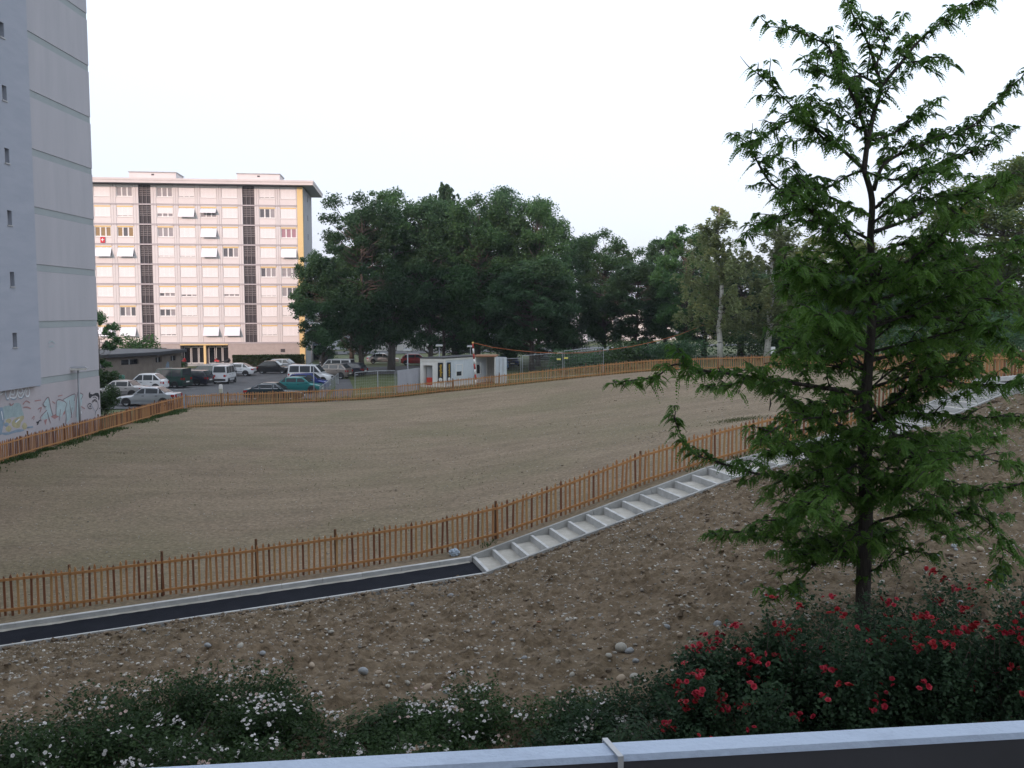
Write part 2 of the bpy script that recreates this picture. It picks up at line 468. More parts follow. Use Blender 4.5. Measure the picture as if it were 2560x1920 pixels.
# light mortar haunch spilled along the kerb foot
hv = []; 
for i, x in enumerate(np.linspace(-17, -1.2, 160)):
    w = .04 + .07 * abs(fbm(np.array([x*2.3]), np.array([.3]), 3)[0]) * 3
    hv += [edge_pt(x, .115, -.095), edge_pt(x, .12 + w, -.126)]
tag(MB().add(hv, [(2*i, 2*i+1, 2*i+3, 2*i+2) for i in range(159)]).build('mortar_haunch', 'crusher_sand', kerb), kind='stuff')

# ------------------------------------------------------------------ stairs of concrete frames filled with sand
stairs = thing('garden_stairs', 'long flight of pale concrete steps climbing beside the wooden fence', 'stairs', tuple(left_edge[3]))
o0 = left_edge[3]
runs = [(left_edge[3].x, left_edge[4].x, 13), (left_edge[4].x, left_edge[5].x, 9), (left_edge[5].x, left_edge[6].x, 7)]
nose = []
for a, b, n in runs:
    for i in range(n): nose.append(a + (b - a) * i / n)
nose.append(left_edge[6].x)
rel = lambda v: v - o0
for i in range(len(nose) - 1):
    x0, x1 = nose[i], nose[i+1]; z = float(zs(x0))
    hd = Vector((HX, HY, 0)); ac = Vector((NX, NY, 0))
    base = Vector((x0, C_LEFT + .3*x0, z)); ln = (x1 - x0) / HX
    c = lambda s, w, dz: rel(base + hd*s + ac*w + Vector((0,0,dz)))
    MB().hexa([c(0,.08,-.30), c(0,WIDTH-.08,-.30), c(.09,WIDTH-.08,-.30), c(.09,.08,-.30), c(0,.08,0), c(0,WIDTH-.08,0), c(.09,WIDTH-.08,0), c(.09,.08,0)]).build('riser', 'pale_concrete', stairs)
    m = 7; g = []
    for a in range(m + 1):
        for b in range(m + 1):
            s = .08 + (ln - .06) * a / m; w = .07 + (WIDTH - .14) * b / m
            hgt = -.05 + .07 * fbm(np.array([x0*3 + s*4]), np.array([w*3.0 + i]), 3)[0] + .03*(a/m)
            g.append(c(s, w, hgt))
    MB().add(g, [(a*(m+1)+b, a*(m+1)+b+1, (a+1)*(m+1)+b+1, (a+1)*(m+1)+b) for a in range(m) for b in range(m)]).build('tread', 'crusher_sand', stairs, True)
zline = lambda x: float(zs(x))
for off in (0.04, WIDTH - .04):
    for a, b, n in runs:
        k = 4
        for j in range(k):
            xa, xb = a + (b-a)*j/k, a + (b-a)*(j+1)/k - .012
            pa, pb = edge_pt(xa, off, 0), edge_pt(xb, off, 0)
            pa.z = zline(xa) - .165; pb.z = zline(xb) - .165
            MB().beam(rel(pa), rel(pb), .08, .40).build('stringer', 'concrete', stairs)
MB().beam(rel(edge_pt(15.1, -.1, -.02)), rel(edge_pt(15.1, WIDTH + .1, -.02)), .14, .3).build('landing_kerb', 'pale_concrete', stairs)
MB().beam(rel(edge_pt(15.2, -.1, .02)), rel(edge_pt(20.0, -.75, .02)), .12, .3).build('landing_kerb', 'pale_concrete', stairs)

# ------------------------------------------------------------------ soil bank with cobbles
bx = np.linspace(-15.5, 24, 760); vv = np.linspace(0, 1, 380)[:, None] ** 1.1
ey = C_LEFT + .3*(bx - NX*WIDTH) + NY*WIDTH
lip = .10 * fbm(bx*.8, bx*0 + .5, 3) + .16 * fbm(bx*2.6, bx*0 + 3.5, 3)
ey = ey + np.where(bx > -1, .02, np.where(bx < -5, -.12, -.06)) + .8*lip
ey = np.where(bx > 15.6, ey - .3, ey)
BX = np.repeat(bx[None], 380, 0); BY = ey[None] + (6.5 - ey)[None] * vv
def bank_relief(x, y):
    big = .16 * fbm(x*.45, y*.45, 3)
    cl = .34 * np.maximum(fbm(x*1.7, y*1.7, 4), -.02)
    lumps = np.maximum(fbm(x*4.3 + 9, y*4.3, 3) - .02, 0) * .42
    fine = .16 * np.abs(fbm(x*7.5, y*7.5, 3))
    return big + cl + lumps + fine
def bank_z(x, y):
    d = np.clip((C_LEFT + .3*(x - NX*WIDTH) + NY*WIDTH - y) / 1.2, 0, 1)
    return H_BANK(x, y) + bank_relief(x, y) * (.30 + .70*d)
BZ = bank_z(BX, BY)
BZ[0] -= .35
bank = tag(link('soil_bank', grid_mesh('soil_bank', BX, BY, BZ, 'bank_soil')), kind='structure')

def pebble_mesh(name, m, seed, sub=2):
    bm = bmesh.new(); bmesh.ops.create_icosphere(bm, subdivisions=sub, radius=.5)
    r = random.Random(seed); sx, sy, sz = r.uniform(.75,1.2), r.uniform(.6,.9), r.uniform(.45,.7)
    k = [Vector((r.gauss(0,1), r.gauss(0,1), r.gauss(0,1))).normalized() for _ in range(4)]
    for v in bm.verts:
        q = v.co.normalized(); f = 1 - sum(max(0, q.dot(c) - .72) * .55 for c in k)
        v.co = Vector((v.co.x*sx, v.co.y*sy, v.co.z*sz)) * f
    me = bpy.data.meshes.new(name); bm.to_mesh(me); bm.free(); me.materials.append(MATS[m]); me.shade_smooth()
    return me
mat('stone_pale', (.42,.40,.35), .8, (.33,.31,.27), 8); mat('stone_grey', (.24,.26,.28), .8, (.33,.34,.35), 8)
mat('stone_tan', (.36,.28,.20), .8, (.42,.34,.26), 8); mat('stone_dark', (.16,.14,.12), .85, (.22,.20,.17), 8)
mat('stone_brick', (.34,.14,.08), .85, (.28,.12,.07), 8)
peb = [pebble_mesh('stone', m, 31 + i) for i, m in enumerate(['stone_pale','stone_pale','stone_grey','stone_tan','stone_pale','stone_grey','stone_tan','stone_dark'])]
brickbit = pebble_mesh('stone', 'stone_brick', 99)
# the largest cobbles where the photograph shows them
big = [(1065,1608,.20),(1553,1629,.26),(1573,1633,.15),(1553,1703,.16),(1588,1708,.17),(908,1685,.17),(947,1687,.12),(1840,1310,.14),(449,1630,.16),(520,1622,.14),
       (518,1618,.10),(601,1620,.15),(657,1640,.12),(780,1672,.14),(1178,1546,.12),(968,1568,.11),(1126,1490,.15),(1193,1472,.14),(828,1583,.12),(1030,1515,.10),
       (640,1563,.11),(763,1558,.12),(476,1585,.09),(360,1585,.12),(1545,1555,.10),(1418,1554,.10),(1234,1564,.09),(1760,1361,.10),(1762,1397,.12),(1812,1398,.10),
       (1668,1575,.11),(1735,1400,.09),(1760,1435,.11),(1794,1566,.15),(1805,1597,.12),(1575,1631,.12),(2000,1502,.13),(1948,1480,.08),(2035,1530,.10),
       (1590,1792,.12),(1430,1770,.10),(1068,1728,.16),(1020,1722,.10),(1430,1692,.12),(1310,1650,.10),(990,1640,.12),(1522,1646,.10),(1590,1660,.12),(1700,1600,.1),
       (2200,1358,.16),(2205,1462,.13),(2385,1372,.14),(2450,1380,.16),(2470,1470,.14),(2400,1520,.10),(2270,1365,.1),(1640,1352,.09),(1575,1412,.09),(1880,1540,.08)]
def bank_hit(px, py):
    y = 15.0; a, b, c = ray(px, py)
    lo, hi = 7.0, 40.0
    ys = np.linspace(7, 34, 400); xs = a/b*ys; zr = CAM_Z + c/b*ys; zg = bank_z(xs, ys)
    k = np.argmax(zr < zg)
    return xs[k], ys[k], zg[k]
nst = 0
for px, py, s in big:
    x, y, z = bank_hit(px, py)
    o = link('stone', peb[nst % 7], bank, (x, y, z + s*.12)); o.rotation_euler = (random.uniform(-.4,.4), random.uniform(-.4,.4), random.uniform(0,6.28))
    o.scale = (s, s, s); nst += 1
b0 = bank_hit(1347, 1558); o = link('stone', brickbit, bank, (b0[0], b0[1], b0[2]+.02)); o.scale = (.09,.07,.06)
while nst < 235:
    x = random.uniform(-12, 20); y1_ = C_LEFT + .3*x - 2.1; y = random.uniform(10.5, y1_)
    s = random.choice([.06,.07,.07,.08,.09,.10])
    z = float(bank_z(np.array([x]), np.array([y]))[0])
    o = link('stone', random.choice(peb), bank, (x, y, z + s*.12)); o.rotation_euler = (random.uniform(-.5,.5), random.uniform(-.5,.5), random.uniform(0,6.28))
    o.scale = (s, s, s); nst += 1

def scatter_rocks(name, m, X, Y, Z, S, parent, jitter=.35, flat=.7):
    """many tiny faceted stones as one mesh"""
    bm = bmesh.new(); bmesh.ops.create_icosphere(bm, subdivisions=1, radius=.5)
    bv = np.array([v.co for v in bm.verts]); bf = np.array([[v.index for v in f.verts] for f in bm.faces]); bm.free()
    n = len(X); k = len(bv)
    V = bv[None] * (1 + jitter*(RNG.random((n, k, 1)) - .5)*2)
    sc = np.stack([S*(.7+.6*RNG.random(n)), S*(.7+.6*RNG.random(n)), S*flat*(.6+.6*RNG.random(n))], 1)
    V = V * sc[:, None]
    a = RNG.random(n)*6.283; ca, sa = np.cos(a)[:,None], np.sin(a)[:,None]
    V = np.stack([V[...,0]*ca - V[...,1]*sa, V[...,0]*sa + V[...,1]*ca, V[...,2]], 2)
    V += np.stack([X, Y, Z], 1)[:, None]
    F = bf[None] + (np.arange(n)*k)[:, None, None]
    return tag(link(name, np_mesh(name, V.reshape(-1,3), F.reshape(-1,3), m), parent), kind='stuff')
mat('gravel_mix', (.24,.22,.19), .9, (.46,.44,.40), 30, mix=(.42,.58), island=.55)
mat('clod', (.14,.104,.070), .95, (.195,.148,.102), 6, island=.25)
def bank_points(n, x0=-14, x1=22):
    x = RNG.uniform(x0, x1, n); top = C_LEFT + .3*(x - NX*WIDTH) + NY*WIDTH - .12
    y = 9 + (top - 9) * RNG.random(n); return x, y, bank_z(x, y)
x, y, z = bank_points(42000); s = .014 + .055*RNG.random(len(x))**3.2; scatter_rocks('gravel', 'gravel_mix', x, y, z + s*.1, s, bank)
x, y, z = bank_points(11000); s = .03 + .10*RNG.random(len(x))**3; scatter_rocks('clods', 'clod', x, y, z, s, bank, .5, .8)
# clods spilled over the edge of the steps and the tar
x = RNG.uniform(-14, 15, 1500); y = C_LEFT + .3*(x - NX*WIDTH) + NY*WIDTH + RNG.normal(-.06, .08, len(x)); s = .04 + .10*RNG.random(len(x))**2
scatter_rocks('clods', 'clod', x, y, np.interp(x - NX*WIDTH, _lx, _lz) - .04 + .03*RNG.random(len(x)), s, bank, .5, .8)
# pale pebbles sown over the field
x = RNG.uniform(-22, 18, 9000); y = C_FENCE + .3 + .3*x + 34*RNG.random(len(x))**1.6; k = (y < far_limit(x) - 1) & (x > -23); x, y = x[k], y[k]
s = .02 + .035*RNG.random(len(x))**3
mat('field_pebble', (.40,.37,.33), .9, (.26,.23,.19), 3, island=.4)
scatter_rocks('pebbles', 'field_pebble', x, y, field_z(x, y) + .01, s, bpy.data.objects['field'])

# trampled clods and a few footprints of darker earth left on the field
n = 900; cx = RNG.uniform(-20, 16, 45); cy = C_FENCE + 2 + .3*cx + 30*RNG.random(45); k = RNG.integers(0, 45, n)
x = cx[k] + RNG.normal(0, .5, n); y = cy[k] + RNG.normal(0, .25, n); s = .03 + .09*RNG.random(n)**2
scatter_rocks('clods', 'clod', x, y, field_z(x, y) + .0, s, bpy.data.objects['field'], .5, .5)
# ------------------------------------------------------------------ wooden picket fences
mat('wood_orange', (.44,.215,.09), .75, (.35,.16,.065), 6, stretch=(8,8,1)); mat('wood_red', (.22,.085,.035), .75, (.16,.06,.028), 6, stretch=(8,8,1))
mat('wood_yellow', (.50,.30,.13), .75, (.38,.20,.08), 6, stretch=(8,8,1)); mat('wood_rail', (.46,.225,.085), .75, (.38,.18,.065), 4)
mat('wood_post', (.17,.085,.04), .8, (.12,.06,.03), 5, stretch=(6,6,1))
def picket_mesh(m, h, w=.056, d=.03):
    b = MB(); a = w/2
    b.add([(-a,-d/2,0),(a,-d/2,0),(a,d/2,0),(-a,d/2,0),(-a,-d/2,h-.07),(a,-d/2,h-.07),(a,d/2,h-.07),(-a,d/2,h-.07),(0,-d/4,h),(0,d/4,h)],
          [(0,3,2,1),(0,1,5,4),(2,3,7,6),(1,2,6,5),(3,0,4,7),(4,5,8),(6,7,9),(5,6,9,8),(7,4,8,9)])
    return b.mesh('picket', m)
def fence(label, line, spacing, h, posts, mats, rail_side=-1, zoff=0.0, lean=.012, seed=1, rails=(.14,.86), group=None, rail_w=.066, post_h=None):
    """line: list of Vectors along the foot of the fence"""
    r = random.Random(seed)
    t = thing('picket_fence', label, 'fence', tuple(line[0]))
    o = line[0]; L = [0]
    for a, b in zip(line, line[1:]): L.append(L[-1] + math.hypot(b.x-a.x, b.y-a.y))
    def at(s):
        for i in range(len(line)-1):
            if s <= L[i+1] or i == len(line)-2:
                k = (s - L[i]) / (L[i+1]-L[i]); return line[i].lerp(line[i+1], k), math.atan2(line[i+1].y-line[i].y, line[i+1].x-line[i].x)
    hs_ = [h*.97, h, h*1.02]
    pm = [picket_mesh(m, q) for m in mats for q in hs_]
    n = int(L[-1] / spacing)
    for i in range(n):
        p, ang = at((i + .5) * spacing + r.uniform(-.2,.2)*spacing*.4)
        q = link('picket', r.choice(pm), t, p - o + Vector((0,0,zoff + r.uniform(-.015,.015))))
        q.rotation_euler = (r.gauss(0, lean), r.gauss(0, lean*1.3), ang + r.gauss(0,.05))
    # rails, one board between posts
    cuts = [0] + sorted(posts) + [L[-1]]
    for z in rails:
        for a, b in zip(cuts, cuts[1:]):
            if b - a < .3: continue
            m = max(1, int((b-a)/2.2)); wob = [Vector((0,0,r.gauss(0,.012))) for _ in range(m+1)]
            mb = MB(); P_ = []
            for j in range(m+1):
                p, ang = at(a + (b-a)*j/m + (.03 if j == 0 else 0))
                P_.append(p - o + Vector((math.sin(ang)*-.032*rail_side*-1*-1, math.cos(ang)*.032*rail_side, z*h + zoff)) + wob[j])
            for u_, v_ in zip(P_, P_[1:]): mb.beam(u_, v_ + (v_-u_).normalized()*.01, .03, rail_w)
            mb.build('rail', 'wood_rail', t)
    for s in posts:
        p, ang = at(s); ph = (post_h or h + .04) + r.uniform(-.03,.12)
        a = p - o + Vector((math.sin(ang)*.055*rail_side*1, -math.cos(ang)*.055*rail_side, -.3 + zoff))
        MB().tube([a, a + Vector((r.uniform(-.03,.03), r.uniform(-.02,.02), ph + .3))], [.042,.036], 8).build('post', 'wood_post', t)
    return t
near_line = [Vector((x, C_FENCE + .3*x, gz(x, C_FENCE + .3*x) + .02)) for x in np.linspace(-15, 23, 40)]
def s_on_near(px):
    p = on_line(px, 1300, C_FENCE); return (p.x + 15) / HX
fence('warm orange picket fence running along the tarred path and the concrete steps', near_line, .15, 1.06,
      [s_on_near(q) for q in (-120, 170, 400, 640, 840, 1240, 1600, 1776, 1960, 2110, 2219, 2330, 2440, 2540)], ['wood_orange','wood_red','wood_orange','wood_yellow'], -1, lean=.012, seed=3)
left_line = [Vector((-24.0, y, gz(-24.0, y) + .02)) for y in np.linspace(38, 66.9, 16)]
fence('brown picket fence along the foot of the graffiti wall on the left', left_line, .14, .98,
      [2.2, 7.4, 11.0, 15.2, 19.5, 23.6, 27.0], ['wood_orange','wood_red','wood_orange'], -1, seed=4)
def grounded(l): 
    out = []
    for a, b in zip(l, l[1:]):
        m = max(2, int((b-a).length/3))
        out += [a.lerp(b, j/m) for j in range(m)]
    out.append(l[-1]); 
    return [Vector((p.x, p.y, gz(p.x, p.y) + .02)) for p in out]
fl = grounded([Vector((-23.95, 67.0, 0))] + far_fence[1:])
fence('yellowish picket fence on the far side of the field before the car park', fl, .135, 1.0,
      [.1, 3.4, 7.0, 10.5, 14.1, 17.9, 21.6, 25.4, 29.0, 32.6, 36.0], ['wood_yellow','wood_orange','wood_yellow'], -1, seed=5)
rl = grounded(right_fence)
fence('glowing orange picket fence curving round the right end of the field under the birches', rl, .17, 1.03,
      [3.2, 6.4, 9.6, 12.8, 16.2, 19.6, 23, 26.5, 30, 34, 38, 42], ['wood_orange','wood_yellow','wood_orange'], -1, seed=6)

# ------------------------------------------------------------------ tall tower at the left with graffiti
mat('render_grey', (.45,.44,.475), .9, (.41,.405,.44), .7, stretch=(1,1.6,.22), bump=.1, bscale=30)
mat('render_blue', (.37,.39,.455), .9, (.335,.36,.425), 1.1, stretch=(1,.5,2.2), bump=.15, bscale=24)
mat('band_green', (.345,.38,.395), .9, (.32,.355,.37), 1.0)
mat('base_pink', (.46,.425,.45), .9, (.42,.395,.42), .7)
mat('dark_glass', (.02,.022,.026), .08, spec=.7); mat('win_frame', (.75,.75,.74), .5); mat('frame_grey', (.40,.40,.41), .5)
TX = -24.55
corner_y = on_wall(247, 900, TX).y
tw = thing('residential_tower', 'tall blank grey tower with greenish floor bands and graffiti at its foot', 'building', (TX, corner_y, gz(TX, corner_y)))
to = Vector((TX, corner_y, tw.location.z))
zb = CAM_Z + 0.0 - to.z
band_px = [(0, 0)]
# band heights read at the far corner (x about 240 px)
band_y = [-60, 65, 190, 315, 438, 562, 686, 812, 940]
band_z = [on_wall(240, y, TX).z - to.z for y in band_y]
fh = (band_z[0] - band_z[-1]) / 8
band_z = [band_z[-1] + fh*k for k in range(9)]
HT = band_z[-1] + .45
split_y = on_wall(84, 900, TX).y - corner_y           # where the projecting bluish block begins
base_top = band_z[0] + .02
bh = .34
# wall panels between the bands, floor by floor
zz0 = -.5
for i, z in enumerate(band_z):
    z1_ = z - .012
    MB().box((-13, split_y, zz0), (0, 0, z1_)).build('wall_panel', 'render_grey' if i else 'base_pink', tw)
    MB().box((-13, split_y, z), (-.03, -.004, z + bh)).build('floor_band', 'band_green', tw)
    zz0 = z + bh + .012
MB().box((-13, split_y, zz0), (0, 0, HT)).build('wall_panel', 'render_grey', tw)
MB().box((-13, split_y, -.5), (-.06, -.05, HT - .05)).build('wall_core', 'band_green', tw)
# base under the projecting block
MB().box((-13, split_y - 30, -.5), (.0, split_y - .004, base_top - .02)).build('base_wall', 'base_pink', tw)
# projecting block with small windows: built as strips round the openings
pj = .35; wy = [on_wall(x, y, TX + pj).y - corner_y for x, y in ((37, 850),)]
win_c = on_wall(37, 850, TX + pj); wyc = win_c.y - corner_y; ww = .40; whh = .70
wz = [win_c.z - to.z + fh*k for k in range(0, 9)]
y_lo, y_hi = split_y - 30, split_y
MB().box((-12.9, y_lo, base_top), (pj, wyc - ww/2, HT + .3)).build('block_wall', 'render_blue', tw)
MB().box((-12.9, wyc + ww/2, base_top), (pj, y_hi, HT + .3)).build('block_wall', 'render_blue', tw)
zlo = base_top
for k, z in enumerate(wz):
    MB().box((-12.9, wyc - ww/2, zlo), (pj, wyc + ww/2, z - whh/2)).build('block_wall', 'render_blue', tw)
    w = MB().box((pj - .30, wyc - ww/2, z - whh/2), (pj - .26, wyc + ww/2, z + whh/2)).build('window', 'dark_glass', tw)
    MB().box((pj - .255, wyc - ww/2, z - whh/2), (pj - .20, wyc - ww/2 + .06, z + whh/2)).box((pj - .255, wyc + ww/2 - .06, z - whh/2), (pj - .20, wyc + ww/2, z + whh/2)).box((pj-.255, wyc - ww/2 + .06, z + whh/2 - .06), (pj-.2, wyc + ww/2 - .06, z + whh/2)).build('frame', 'frame_grey', w)
    MB().box((pj - .2, wyc - ww/2 - .03, z - whh/2 - .05), (pj + .05, wyc + ww/2 + .03, z - whh/2 + .005)).build('sill', 'frame_grey', w)
    zlo = z + whh/2
    if zlo > HT - 2: break
MB().box((-12.9, wyc - ww/2, zlo), (pj, wyc + ww/2, HT + .3)).build('block_wall', 'render_blue', tw)
MB().box((-13.3, y_lo - .3, HT + .3), (pj + .25, .25, HT + .55)).build('roof_edge', 'concrete', tw)

# graffiti: flat paint a few millimetres proud of the wall
def gmat(n, c): return mat('spray_' + n, c, .8, tuple(q*.82 for q in c), 3)
for n, c in dict(white=(.72,.75,.80), pale=(.42,.52,.55), black=(.03,.03,.04), red=(.40,.22,.22), yellow=(.44,.40,.25), blue=(.25,.33,.42), outline=(.25,.18,.20), teal=(.33,.42,.44), pink=(.50,.42,.42)).items(): gmat(n, c)
GS = 270/2212
gl = [0]
def gpt(zx, zy, off): 
    v = on_wall(zx*GS, 950 + zy*GS, TX + off); return v - to
def stroke(pts_, w, c):
    gl[0] += 1; off = .010 + .0012*(gl[0] % 14)
    q = [gpt(x, y, off) for x, y in pts_]
    # round the corners a little
    s = []
    for i in range(len(q) - 1):
        p0, p1, p2, p3 = q[max(i-1,0)], q[i], q[i+1], q[min(i+2, len(q)-1)]
        for k in range(5):
            t_ = k/5; s.append(.5*((2*p1) + (p2-p0)*t_ + (2*p0-5*p1+4*p2-p3)*t_*t_ + (3*p1-p0-3*p2+p3)*t_**3))
    s.append(q[-1]); V = []
    for i, p in enumerate(s):
        d = (s[min(i+1,len(s)-1)] - s[max(i-1,0)]); n_ = Vector((0, -d.z, d.y)).normalized() * (w/2)
        V += [p - n_, p + n_]
    MB().add(V, [(2*i, 2*i+2, 2*i+3, 2*i+1) for i in range(len(s)-1)]).build('graffiti', 'spray_' + c, tw)
def patch(pts_, c, round_=False):
    gl[0] += 1; off = .003 + .0004*(gl[0] % 14)
    n_ = len(pts_); s = []
    for i in range(n_):
        p0, p1, p2, p3 = [Vector(pts_[(i + k) % n_]) for k in (-1, 0, 1, 2)]
        for k in range(4):
            t_ = k/4; s.append(.5*((2*p1) + (p2-p0)*t_ + (2*p0-5*p1+4*p2-p3)*t_*t_ + (3*p1-p0-3*p2+p3)*t_**3))
    if round_: MB().add([gpt(x, y, off) for x, y in s], [tuple(range(len(s)))]).build('graffiti', 'spray_' + c, tw)
    else: MB().add([gpt(x, y, off) for x, y in pts_], [tuple(range(n_))]).build('graffiti', 'spray_' + c, tw)
patch([(60,560),(200,520),(330,470),(420,490),(450,600),(490,740),(400,770),(260,760),(130,800),(-40,790)], 'teal', True)
for q_ in ([(120,830),(180,790),(230,820),(210,880),(140,890)], [(250,850),(330,780),(470,730),(490,790),(430,870),(410,960),(350,985),(270,960),(240,900)], [(450,940),(500,870),(555,930),(530,1005),(480,1010)], [(120,980),(190,930),(240,990),(190,1060),(130,1040)], [(-40,870),(60,840),(100,890),(40,930),(-40,930)], [(-40,1010),(30,990),(40,1050),(-40,1090)]): patch(q_, 'yellow', True)
patch([(60,560),(-40,560),(-40,1140),(30,1120),(90,830)], 'blue')
patch([(0,1080),(180,1070),(360,1010),(500,1025),(430,1060),(300,1080),(120,1130)], 'blue', True)
patch([(90,890),(150,870),(180,910),(130,960),(90,930)], 'blue', True)
patch([(880,490),(990,350),(1080,720),(960,800),(840,790),(950,620)], 'pale')
patch([(1170,420),(1350,460),(1340,600),(1250,760),(1150,720)], 'pale')
patch([(1300,390),(1530,290),(1530,600),(1430,800),(1370,900),(1340,700)], 'pale')
patch([(1580,250),(1700,300),(1660,600),(1600,860),(1560,760)], 'pale')
patch([(1040,750),(1150,690),(1210,750),(1120,800)], 'red'); patch([(1270,650),(1340,590),(1420,600),(1300,720)], 'red')
patch([(900,830),(970,790),(930,930)], 'red'); patch([(1480,480),(1530,430),(1530,550),(1470,560)], 'red')
stroke([(0,250),(70,240),(20,290),(0,290)], .10, 'white')
for a in ([(120,220),(110,280),(160,390),(200,300),(250,180),(300,220),(280,300),(230,290),(200,340)], [(200,350),(250,370),(330,340),(370,200),(430,170),(470,230),(420,280),(380,240)],
          [(360,250),(390,350),(450,350),(520,200),(570,140),(605,230),(590,320),(540,330),(530,260),(560,200)]): stroke(a, .085, 'white')
for a in ([(120,230),(135,390),(180,400)], [(220,380),(300,400),(340,370)], [(400,370),(450,375),(500,320)]): stroke(a, .05, 'blue')
for a in ([(880,490),(990,350),(1040,560),(1090,740)], [(880,490),(920,550),(950,540)], [(960,620),(830,760),(850,840)], [(1150,720),(1170,415),(1350,460),(1340,600)],
          [(1240,600),(1215,830)], [(1290,400),(1530,285),(1520,430)], [(1420,420),(1470,770)], [(1590,250),(1700,300),(1660,400)], [(1590,250),(1570,480),(1560,760)], [(1340,600),(1360,760),(1340,910)],
          [(970,660),(1040,890)], [(1480,560),(1460,770)]): stroke(a, .05, 'outline')
for a in ([(200,470),(230,520),(280,480)], [(470,500),(540,430),(620,470)], [(480,560),(560,555),(630,585)], [(780,600),(850,560),(820,660)], [(650,800),(700,740),(690,820)], [(1070,440),(1130,480)], [(1190,330),(1280,310)], [(710,430),(840,410)], [(1660,540),(1740,590)]): stroke(a, .055, 'red')
for a in ([(30,640),(60,820)], [(320,870),(400,800)], [(1660,640),(1670,690)]): stroke(a, .07, 'white')
for a in ([(80,920),(170,900)], [(560,970),(680,960)], [(310,860),(340,810)], [(640,110),(830,110)]): stroke(a, .08, 'blue')
for a in ([(750,860),(800,880)], [(770,920),(790,850),(830,830)]): stroke(a, .06, 'black')
# painted head with a quiff
patch([(1815,330),(1820,270),(1848,235),(1850,285),(1900,295),(1960,262),(2015,265),(2040,330),(2035,400),(2015,420),(2010,350),(1960,320),(1890,330),(1850,375),(1825,365)], 'black')
for a in ([(1900,355),(1950,350),(1985,385)], [(1880,455),(1915,440),(1940,415),(1965,440),(1990,440)], [(1890,430),(1945,400),(1985,430)], [(2000,440),(2010,560),(1960,650),(1950,730)],
          [(1880,580),(1840,590),(1805,560),(1800,510),(1840,480),(1880,500)], [(1830,540),(1860,530),(1850,560)], [(2030,590),(2050,570)]): stroke(a, .045, 'black')
stroke([(1860,480),(1900,560),(1960,650)], .03, 'blue')
# faint scribbles higher on the wall
for a in ([(1100,-1450),(1180,-1500),(1250,-1440)], [(1120,-1380),(1230,-1400)]): stroke([(x*.9, y + 700) for x, y in a], .05, 'pale')

# ------------------------------------------------------------------ apartment block with shutters
mat('panel_pink', (.70,.675,.665), .8, (.66,.635,.63), .5); mat('panel_sill', (.73,.695,.685), .8, (.69,.655,.65), .6)
mat('pier', (.68,.655,.65), .8, (.64,.615,.61), .5); mat('joint', (.36,.34,.36), .9); mat('slab_edge', (.50,.47,.48), .85, (.45,.42,.43), .8)
mat('shutter', (.80,.79,.79), .55); mat('awning', (.80,.83,.88), .5); mat('yellow_box', (.80,.56,.20), .6); mat('yellow_paint', (.76,.58,.28), .7, (.72,.54,.26), .3)
mat('pane_day', (.13,.135,.15), .12, spec=.6); mat('curtain', (.36,.35,.36), .7, (.26,.25,.27), 5, stretch=(9,9,.3)); mat('curtain_ochre', (.34,.24,.12), .7, (.24,.17,.09), 6, stretch=(9,9,.3)); mat('curtain_pink', (.42,.24,.28), .7, (.34,.2,.24), 6, stretch=(9,9,.3))
mat('stair_block', (.045,.042,.048), .7); mat('stair_bar', (.30,.28,.285), .8); mat('plinth', (.44,.39,.37), .9, (.38,.34,.32), 2, bump=.3, bscale=18)
mat('gable_grey', (.40,.40,.42), .9, (.35,.35,.37), .6); mat('roof_edge', (.66,.61,.60), .7, (.60,.56,.55), .4); mat('soffit', (.36,.37,.40), .8)
ANG = math.radians(6.5)
cr = P(763, 908, 127.5)
apt = thing('apartment_block', 'eight storey pale pink apartment block with roller shutters behind the car park', 'building', (cr.x, cr.y, cr.z), math.pi + ANG)
# local frame: x runs left along the facade, y = towards the camera is +y, z up.  (rotated by pi + ANG)
GF, FH, NF = 2.86, 2.67, 8
WALL = GF + FH*NF
bays = [('w',1.92),('w',4.72),('s',7.2),('w',9.7),('w',12.5),('w',15.35),('w',18.2),('s',20.8),('w',23.4),('w',26.3),('w',29.15),('w',32.0)]
LEN = 34.0; DEP = 11.5
MB().box((.0, -DEP, GF - .13), (LEN, -.32, WALL)).box((.0, -DEP, -.5), (10.34, -.32, GF - .132)).box((16.71, -DEP, -.5), (LEN, -.32, GF - .132)).box((10.345, -DEP, -.5), (16.705, -1.62, GF - .132)).build('wall', 'joint', apt)
MB().box((.72, -.5, -.5), (10.35, -.02, GF - .12)).box((16.7, -.5, -.5), (LEN, -.02, GF - .12)).box((10.35, -.5, 2.72), (16.7, -.02, GF - .12)).build('plinth', 'plinth', apt)
MB().box((-.04, -DEP - .02, -.5), (.70, .06, WALL - .1)).build('corner_strip', 'yellow_paint', apt)
MB().box((-.08, -DEP - .06, -.5), (-.045, -.45, WALL - .1)).build('gable_wall', 'gable_grey', apt)
for k in range(NF + 1):
    z = GF + FH*k
    if k < NF:
        MB().box((.72, -.5, z - .11), (LEN, .05, z + .0)).build('floor_slab', 'slab_edge', apt)
        MB().box((.72, -.5, z + .004), (LEN, .018, z + .085)).build('floor_slab', 'joint', apt)
pane_m = {}
def cmesh(key, fn):
    if key not in pane_m: pane_m[key] = fn()
    return pane_m[key]
W2, Z0, Z1, ZB = 1.05, .97, 2.27, 2.41
def rectmesh(name, m, x0, x1, z0, z1, y0, y1): return MB().box((x0, y0, z0), (x1, y1, z1)).mesh(name, m)
